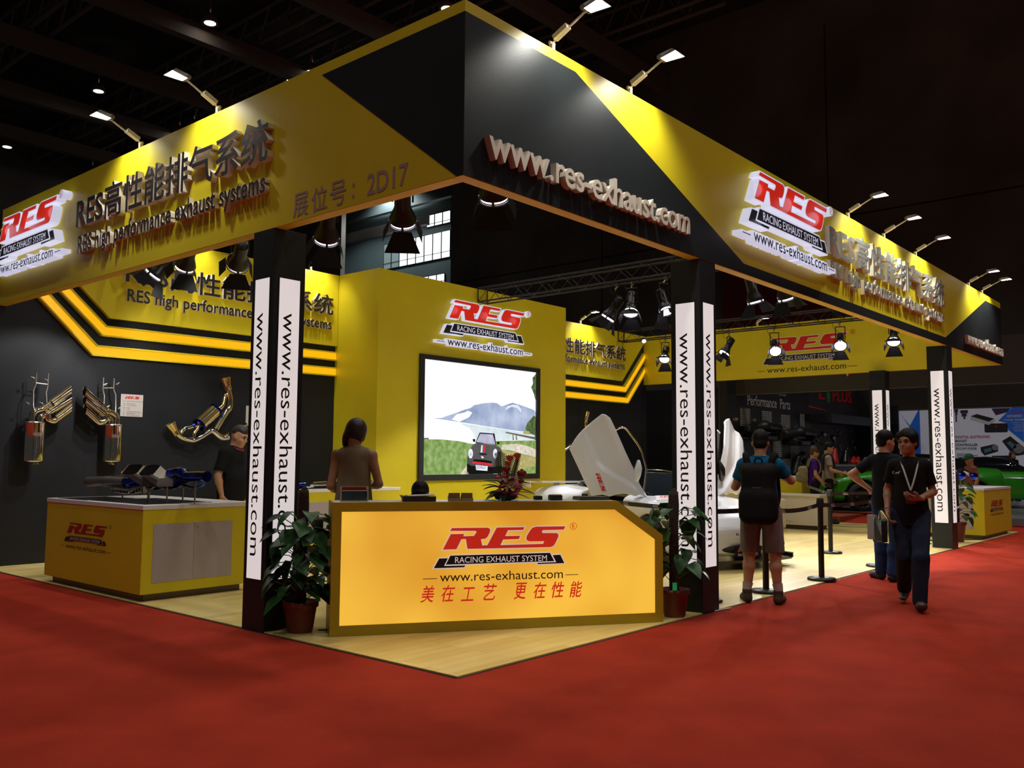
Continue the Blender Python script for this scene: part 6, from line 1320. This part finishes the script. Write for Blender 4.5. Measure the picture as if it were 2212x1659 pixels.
mb = MB(); mb.box((23.0, 7.0, 0), (29.0, 7.2, 4.2)); build('wall_board', mb, PURP, t); mb = MB(); mb.box((23.0, 6.3, 2.62), (27.8, 6.99, 2.9)); build('beam', mb, NB, t)
mb = MB(); P0 = lambda x, z: (x, z); mb.text('L', 23.75, 3.42, .5, .38, MN, .003, mi=0, bold=.03); mb.text('PLUS', 24.9, 3.42, 1.75, .40, MN, .003, mi=0, bold=.03); mb.flat(disc(24.55, 3.58, .17, 16, .26), .003, MN, 1); mb.flat([(22.9, 3.12), (24.4, 3.06), (24.2, 3.10), (22.9, 3.18)], .003, MN, 0)
build('sign_lettering', mb, [REDP, mat('leaf_green_print', (.02, .25, .05), .5)], t)
mb = MB(); mb.box((27.3, 6.2, 0), (28.2, 7.0, 4.0)); build('pillar', mb, NB, t)
mb = MB(); rnd = random.Random(9)
for i in range(18): x = rnd.uniform(23.4, 26.8); z = rnd.uniform(1.8, 2.55); mb.sph((x, 6.97, z), (rnd.uniform(.02, .05), .03, rnd.uniform(.02, .06)), 8, 5, mi=0 if rnd.random() < .75 else 1)
for x, z in ((24.1, 2.3), (24.9, 2.2)): mb.sph((x, 6.96, z), (.18, .04, .09), 10, 6, mi=0)
build('lamp_units', mb, [mat('clear_lamp', (.45, .45, .48), .2, .5), REDP], t)
t = thing('display_table', 'black table with a pale top carrying red tail lamps before the purple wall', 'table', (24.4, 6.4, 0)); mb = MB(); mb.box((22.6, 6.0, 1.28), (26.9, 6.8, 1.33)); build('table_top', mb, mat('pale_table_top', (.35, .34, .32), .5), t); mb = MB(); mb.box((22.7, 6.1, 0), (26.8, 6.7, 1.28)); build('table_body', mb, NB, t)
for i, (x, h_, m_) in enumerate(((23.4, .62, REDP), (24.3, .58, BLKP), (25.0, .28, REDP), (25.4, .28, REDP), (26.1, .26, mat('clear_lamp', (.45, .45, .48), .2, .5)))):
    F = Field((x-.35, 6.1, 1.3), (x+.35, 6.7, 2.1), .025); F.cap((x-.06, 6.4, 1.40), (x+.05, 6.4, 1.33+h_*.75), .15 if h_ > .4 else .10, .06, .03); F.cut((0, 0, 1.332), (0, 0, -1))
    solo('tail_lamp', fieldmb(F), m_, ['tall red tail lamp on the pale topped table', 'tall black tail lamp on the pale topped table', 'left small red lamp on the pale topped table', 'right small red lamp on the pale topped table', 'small clear lamp at the right end of the pale topped table'][i], 'tail lamp', 'lamps on the neighbouring table')
# dark display region between the amber strips and the right column
t = thing('dark_display_case', 'dark glossy display wall seen between the back wall and the right lit column', 'display case', (18.2, 8.6, 0))
mb = MB(); mb.box((17.4, 7.25, 0), (17.44, 9.6, 3.4)); build('case_back', mb, mat('gloss_black_wall', (.010, .010, .012), .25), t)
mb = MB()
for y, z, r in ((8.55, 2.45, .035), (8.15, 2.44, .035), (7.8, 2.42, .035)): mb.sph((17.38, y, z), r, 10, 7)
build('spot_lamps', mb, LENS, t)
mb = MB(); mb.sph((17.36, 8.25, 2.95), (.03, .09, .04), 10, 7); build('blue_lamp', mb, mat('blue_lamp_glow', (.3, .4, 1), .3, es=8, emit=(.3, .4, 1)), t)
mb = MB(); mb.sph((17.36, 8.32, 2.08), (.03, .06, .04), 10, 7); build('amber_lamp', mb, mat('amber_lamp_glow', (1, .4, .05), .3, es=2.5, emit=(1, .4, .05)), t)
# green cars, platform and ramp
t = thing('car_platform', 'low grey car platform with a red carpet ramp beyond the booth', 'platform', (23, 3.5, 0)); mb = MB(); mb.box((18.9, -.4, -.02), (29.9, 6.2, .15)); build('deck', mb, mat('grey_deck', (.16, .16, .17), .4), t)
mb = MB(); mb.add([(16.7, 1.6, .005), (18.9, 1.6, .15), (18.9, 5.2, .15), (16.65, 3.7, .005), (16.7, 1.6, 0), (18.9, 1.6, 0)], [(0, 1, 2, 3), (0, 4, 5, 1)]); build('ramp', mb, CARPET, t)
mb = MB(); mb.box((16.65, 3.72, .0), (18.88, 4.6, .14)); build('ramp_block', mb, mat('orange_red_board', (.30, .06, .02), .6), t)
coupe('left green car with its nose beside the white cabinet', (20.75, 3.54, .15), RAD(130.8), None, 1.1)
coupe('right green car with a black roof, facing the right aisle', (24.6, 2.2, .15), RAD(-76), None, 1.06)
# posters and other stands
POSTW = mat('poster_pale', (.50, .50, .58), .5, es=.10, emit=(.75, .76, .9)); POSTB = mat('poster_blue', (.012, .07, .36), .5, es=.12, emit=(.02, .14, .62)); POSTD = mat('poster_dark', (.02, .018, .03), .5); POSTP = mat('poster_purple', (.05, .03, .12), .5)
XP = 30.0; MP = frame((XP, 0, 0), (0, -1, 0), (0, 0, 1))
t = thing('wall_poster', 'large white and blue controller poster on a far stand at the right edge', 'poster', (XP, 2.5, 0)); mb = MB(); mb.box((-4.66, 0, -.1), (2.0, 3.31, 0), MP); build('poster_board', mb, POSTW, t)
def pp(x, y): 
    o = Vector((CX, CY, CZ)); d = _f+_r*((x-IMW/2)/FPX)-_u*((y-IMH/2)/FPX); k = (XP-o.x)/d.x; q = o+d*k; return (-q.y, q.z)
def cx8(x, y): return pp(1990+x/7.54, 840+y/7.54)
mb = MB()
mb.flat([cx8(1255, 520), cx8(1480, 300), cx8(1674, 296), cx8(1674, 870), cx8(1420, 670), cx8(1400, 560)], .006, MP, 1); build('blue_field', mb, [POSTW, POSTB], t)
mb = MB()
for P_, m_ in (([(1030, 580), (1045, 565), (1395, 560), (1412, 580), (1412, 690), (1395, 706), (1050, 712), (1032, 695)], 0), ([(805, 445), (905, 410), (1190, 485), (1100, 535)], 0), ([(805, 450), (1100, 540), (1195, 490), (1195, 530), (1100, 590), (805, 500)], 1), ([(1145, 320), (1460, 310), (1400, 380), (1215, 430)], 2), ([(1315, 850), (1450, 770), (1674, 950), (1674, 1070), (1560, 1090), (1480, 1060)], 0), ([(965, 950), (1190, 900), (1255, 960), (1250, 1020), (1030, 1085), (975, 1020)], 0), ([(1150, 1090), (1480, 1085), (1510, 1170), (1145, 1165)], 0)):
    mb.flat([cx8(*q) for q in P_], .008+.001*m_, MP, m_)
for P_, m_ in (([(1390, 880), (1450, 850), (1560, 940), (1500, 985)], 3), ([(1020, 985), (1140, 955), (1150, 1010), (1035, 1045)], 3)): mb.flat([cx8(*q) for q in P_], .012, MP, m_)
c_ = cx8(1585, 975); mb.flat(disc(c_[0], c_[1], .16, 20), .012, MP, 4); c_ = cx8(1205, 955); mb.flat(disc(c_[0], c_[1], .10, 20), .012, MP, 4)
build('pictured_devices', mb, [POSTD, mat('poster_white', (.7, .7, .72), .5), POSTP, mat('poster_lcd', (.10, .22, .30), .5), mat('poster_grey', (.25, .25, .28), .5)], t)
mb = MB()
def ptext(s_, x0, y0, x1, y1, m_, bold=.0): a, b = cx8(x0, y1), cx8(x1, y0); mb.text(s_, a[0], a[1], b[0]-a[0], b[1]-a[1], MP, .014, mi=m_, bold=bold)
ptext('DIGITAL-ELETRONIC', 558, 757, 1125, 805, 0, .02); ptext('BOOST', 560, 828, 745, 868, 1, .03); ptext('CONTROLLER', 562, 890, 922, 932, 1, .03); ptext('数位涡轮控制器', 565, 950, 905, 992, 1, .01); ptext('9', 1200, 590, 1240, 640, 0); ptext('ADVANCE', 1395, 418, 1640, 465, 2, .03); ptext('四代油门控制器', 1355, 485, 1674, 525, 2, .01); ptext('S-DRIVE', 1475, 358, 1680, 398, 0, .03)
for k, (x0, x1) in enumerate(((580, 780), (580, 920), (580, 790), (580, 775), (680, 705))): a, b = cx8(x0, 1065+k*26), cx8(x1, 1054+k*26); mb.flat([a, (b[0], a[1]), b, (a[0], b[1])], .014, MP, 3)
for k in range(6): a, b = cx8(1480+20*(k % 3), 555+k*27), cx8(1674, 546+k*27); mb.flat([a, (b[0], a[1]), b, (a[0], b[1])], .014, MP, 2)
for x0, w_, y0, y1 in ((540, 60, 330, 380), (555, 35, 380, 430), (562, 18, 430, 540), (640, 120, 345, 400), (660, 80, 400, 450), (690, 30, 450, 490)): a, b = cx8(x0, y1), cx8(x0+w_, y0); mb.flat([a, (b[0], a[1]), b, (a[0], b[1])], .014, MP, 4)
build('poster_print', mb, [mat('poster_red', (.55, .02, .02), .5), mat('poster_ink', (.03, .03, .06), .5), mat('poster_white', (.7, .7, .72), .5), mat('poster_grey', (.25, .25, .28), .5), POSTP], t)
t = thing('wall_poster', 'pale poster with a blue zigzag between the third and fourth columns', 'poster', (XP, 5.8, 0)); mb = MB(); mb.box((-6.75, 0, -.1), (-5.42, 3.3, 0), MP); build('poster_board', mb, POSTW, t); mb = MB(); mb.flat([(-6.5, 3.3), (-6.1, 2.75), (-5.8, 3.3), (-5.75, 3.3), (-5.75, 1.5), (-6.4, 1.5), (-6.0, 2.5), (-6.3, 3.0)], .006, MP); build('blue_shape', mb, POSTB, t)
t = thing('grille_panel', 'dark panel with louvres left of the pale zigzag poster', 'stand wall', (29.5, 7.0, 0)); mb = MB(); mb.box((29.0, 6.2, 0), (29.1, 8.8, 3.45)); build('board', mb, NB, t); mb = MB()
for k in range(9): mb.box((28.97, 6.6, 2.0+k*.13), (29.0, 8.4, 2.05+k*.13))
build('louvres', mb, mat('grey_louvre', (.06, .06, .06), .5), t)
mb = MB(); mb.box((30.2, -9, 3.4), (30.6, 9, 5.5)); solo('far_fascia', mb, DARKB, 'long dark board above the far posters', 'fascia')
# ------------------------------------------------------------------ hall shell
HX, WX = 36.0, 39.0
m = MB(); m.box((HX, -22, 0), (HX+.4, 35.9, HALLZ+2.2)); 
for y in (11.2, 24.0): m.box((HX-.02, y, 0), (HX, y+.05, HALLZ), mi=1)
for z in (12.6,): m.box((HX-.03, -22, z), (HX, 35.9, z+.06), mi=1)
struct('wall_right', m, [DARKW, mat('wall_seam', (.012, .01, .009), .8)], 'dark clad hall wall')
m = MB(); m.box((-14, 62, 0), (46, 62.4, HALLZ+2.4)); struct('wall_left', m, DARKW, 'dark hall wall far behind the booth')
m = MB(); m.box((HX, 47.2, 0), (HX+.4, 62, HALLZ+2.2)); struct('wall_far', m, DARKW, 'dark hall wall left of the window bay')
TEAL = mat('teal_grey_wall', (.20, .26, .27), .7, var=(.3, .12))
m = MB(); m.box((WX, 34, 0), (WX+.3, 60, HALLZ+2.2)); struct('wall_bay', m, TEAL, 'grey teal bay wall with windows')
WIN = mat('daylight_window', (.9, .95, 1), .3, es=1.6, emit=(.92, .97, 1.0)); DIM = mat('dim_window', (.3, .38, .38), .4, es=.16, emit=(.6, .75, .75))
def win(n, y0, y1, z0, z1, cols, dimn):
    m = MB(); w = (y1-y0)/cols
    for k in range(cols):
        a = y1-(k+1)*w; m.box((WX-.05, a+.06, z0+.05), (WX-.02, a+w-.06, z1-.05), mi=1 if k < dimn else 0)
    m.box((WX-.04, y0, z0), (WX-.01, y1, z1), mi=2); m.box((WX-.07, y0, z0+(z1-z0)*.22), (WX-.04, y1, z0+(z1-z0)*.22+.04), mi=2)
    struct(f'window_{n}', m, [WIN, DIM, mat('window_frame_dark', (.02, .025, .03), .5)], 'row of tall hall windows, the brightest ones white with daylight')
light('SPOT', 'unseen_hall_light', (37.6, 44, 21.4), 2600, (38.6, 44, 12), (.85, .97, 1), .5, spot=RAD(130), blend=.5)  # added unseen lamp that brightens the teal bay wall
win(1, 38.9, 45.9, 15.35, 17.3, 8, 2); win(2, 38.9, 41.3, 17.8, 18.7, 3, 0); win(3, 39.4, 43.5, 13.6, 14.3, 5, 2)
t = thing('roof_duct', 'grey duct and walkway crossing the window bay', 'duct', (38.4, 44, 18.5)); mb = MB(); mb.box((38.2, 37, 19.4), (38.6, 50, 20.2)); build('walkway', mb, mat('walkway_grey', (.13, .16, .16), .6), t); mb = MB(); mb.box((37.6, 40, 17.6), (38.0, 52, 18.3)); build('duct_run', mb, DARKW, t)
t = thing('red_banner', 'dark red hanging banner with white shapes and arrows on the hall wall', 'banner', (35.97, 14.2, 7.75)); MB_ = frame((35.955, 0, 0), (0, -1, 0), (0, 0, 1)); mb = MB(); mb.box((-16.67, 7.75, -.035), (-11.3, 12.6, 0), MB_); build('cloth', mb, mat('dark_red_banner', (.19, .009, .012), .7), t)
mb = MB(); mb.flat([(-15.4, 11.2), (-15.2, 10.0), (-14.6, 10.1), (-14.4, 11.5), (-14.8, 11.8)], .01, MB_, 0); mb.flat([(-13.0, 8.95), (-11.5, 9.05), (-11.5, 9.2), (-12.1, 9.35), (-12.5, 10.2), (-12.8, 10.2), (-12.7, 9.15), (-13.0, 9.12)], .01, MB_, 0); build('white_figures', mb, mat('banner_white', (.35, .34, .33), .6), t)
mb = MB(); mb.text('OFFICE BUILDING', -14.4, 8.2, 1.7, .22, MB_, .01); mb.text('NECC PLAZA', -16.2, 7.95, 1.1, .18, MB_, .01)
for x, s_ in ((-16.5, -1), (-12.3, 1)): mb.flat([(x, 8.2), (x+.3, 8.2), (x+.3, 8.24), (x, 8.24)], .01, MB_)
build('banner_print', mb, mat('banner_pink_print', (.22, .07, .07), .6), t)
# ceiling: dark deck, purlins, ducts, lamps
CEIL = mat('dark_roof_deck', (.05, .038, .03), .9, var=(.2, .3)); BEAM = mat('roof_steel', (.22, .165, .13), .7)
m = MB(); m.box((-14, -22, HALLZ+2.2), (46, 62, HALLZ+2.4)); struct('ceiling', m, CEIL, 'dark exhibition hall roof deck')
for i, xx in enumerate((0.5, 8.2, 12.4, 20.6, 24.8, 31)):
    t = thing('roof_beam', f'dark steel roof beam along the hall, number {i+1} from the left' if False else ['leftmost dark roof beam running along the hall', 'second dark roof beam from the left along the hall', 'third dark roof beam from the left along the hall', 'fourth dark roof beam from the left along the hall', 'fifth dark roof beam from the left along the hall', 'rightmost dark roof beam running along the hall'][i], 'beam', (xx, 38, HALLZ), group='roof beams')
    mb = MB()
    for dx in (-.5, .5):
        for z in (HALLZ+.2, HALLZ+1.9): mb.tube([(xx+dx, 14, z), (xx+dx, 62, z)], .11, 6)
    build('chords', mb, BEAM, t); mb = MB()
    for k in range(24):
        y = 14+2*k
        for dx in (-.5, .5): mb.tube([(xx+dx, y, HALLZ+.2), (xx+dx, y+1, HALLZ+1.9), (xx+dx, y+2, HALLZ+.2)], .05, 4, cap=False)
    build('web', mb, BEAM, t)
for i, yy in enumerate((20, 27, 34, 41, 48, 55)):
    mb = MB(); mb.box((-2, yy-.25, HALLZ-.9), (35.9, yy+.25, HALLZ-.1)); mb.box((-2, yy+.25, HALLZ-.6), (35.9, yy+.6, HALLZ-.4)); solo('cross_duct', mb, BEAM, ['nearest', 'second nearest', 'third nearest', 'fourth nearest', 'fifth nearest', 'farthest'][i]+' dark duct crossing under the hall roof', 'duct', 'ducts under the roof')
pts = [(454, 38), (412, 63), (213, 187), (16, 309), (675, 145), (630, 165), (420, 265), (388, 278), (225, 352), (200, 363), (966, 6)]
cl = None
def ceil_lamp():
    t = thing('ceiling_lamp', 'x', 'lamp', (0, 0, 0), group='round hall downlights')
    mb = MB(); mb.lathe([(.12, .5), (.30, .3), (.42, .0), (.40, 0), (.0, .06)], 18, cap=False); build('reflector', mb, BEAM, t, local=True)
    mb = MB(); mb.lathe([(.0, .02), (.39, .02)], 18, cap=False); build('bulb_glass', mb, mat('downlight_glow', (1, 1, 1), .4, es=10, emit=(1, .97, .92)), t, local=True)
    mb = MB(); mb.tube([(0, 0, .45), (0, 0, 1.2)], .03, 6); build('stem', mb, BEAM, t, local=True); return t
K = (HALLZ-CZ)/(16-CZ); o0 = Vector((CX, CY, CZ))
LP = [(10.67, 22.12), (10.67, 23.37), (10.81, 30.58), (10.97, 40.32), (15.17, 22.61), (15.16, 23.89), (15.26, 31.18), (15.22, 32.35), (15.2, 39.64), (15.19, 40.89), (15.06, 15.39)]
LB = ['highest of the left row at the top of the photo', 'just below the highest of the left row', 'alone in the middle of the left row', 'at the left edge of the photo', 'upper of the pair near the black triangle', 'lower of the pair near the black triangle', 'upper of the pair behind the right flood lamp', 'lower of the pair behind the right flood lamp', 'right of the far pair between the left flood lamps', 'left of the far pair between the left flood lamps', 'at the top edge of the photo near the front corner']
cl = ceil_lamp()
for i, (a, b) in enumerate(LP):
    x = CX+(a-CX)*K; y = CY+(b-CY)*K
    r = cl if i == 0 else dup(cl, (0, 0, 0)); r.location = (x, y, HALLZ-.3); r['label'] = 'round bright hall downlight, '+LB[i]
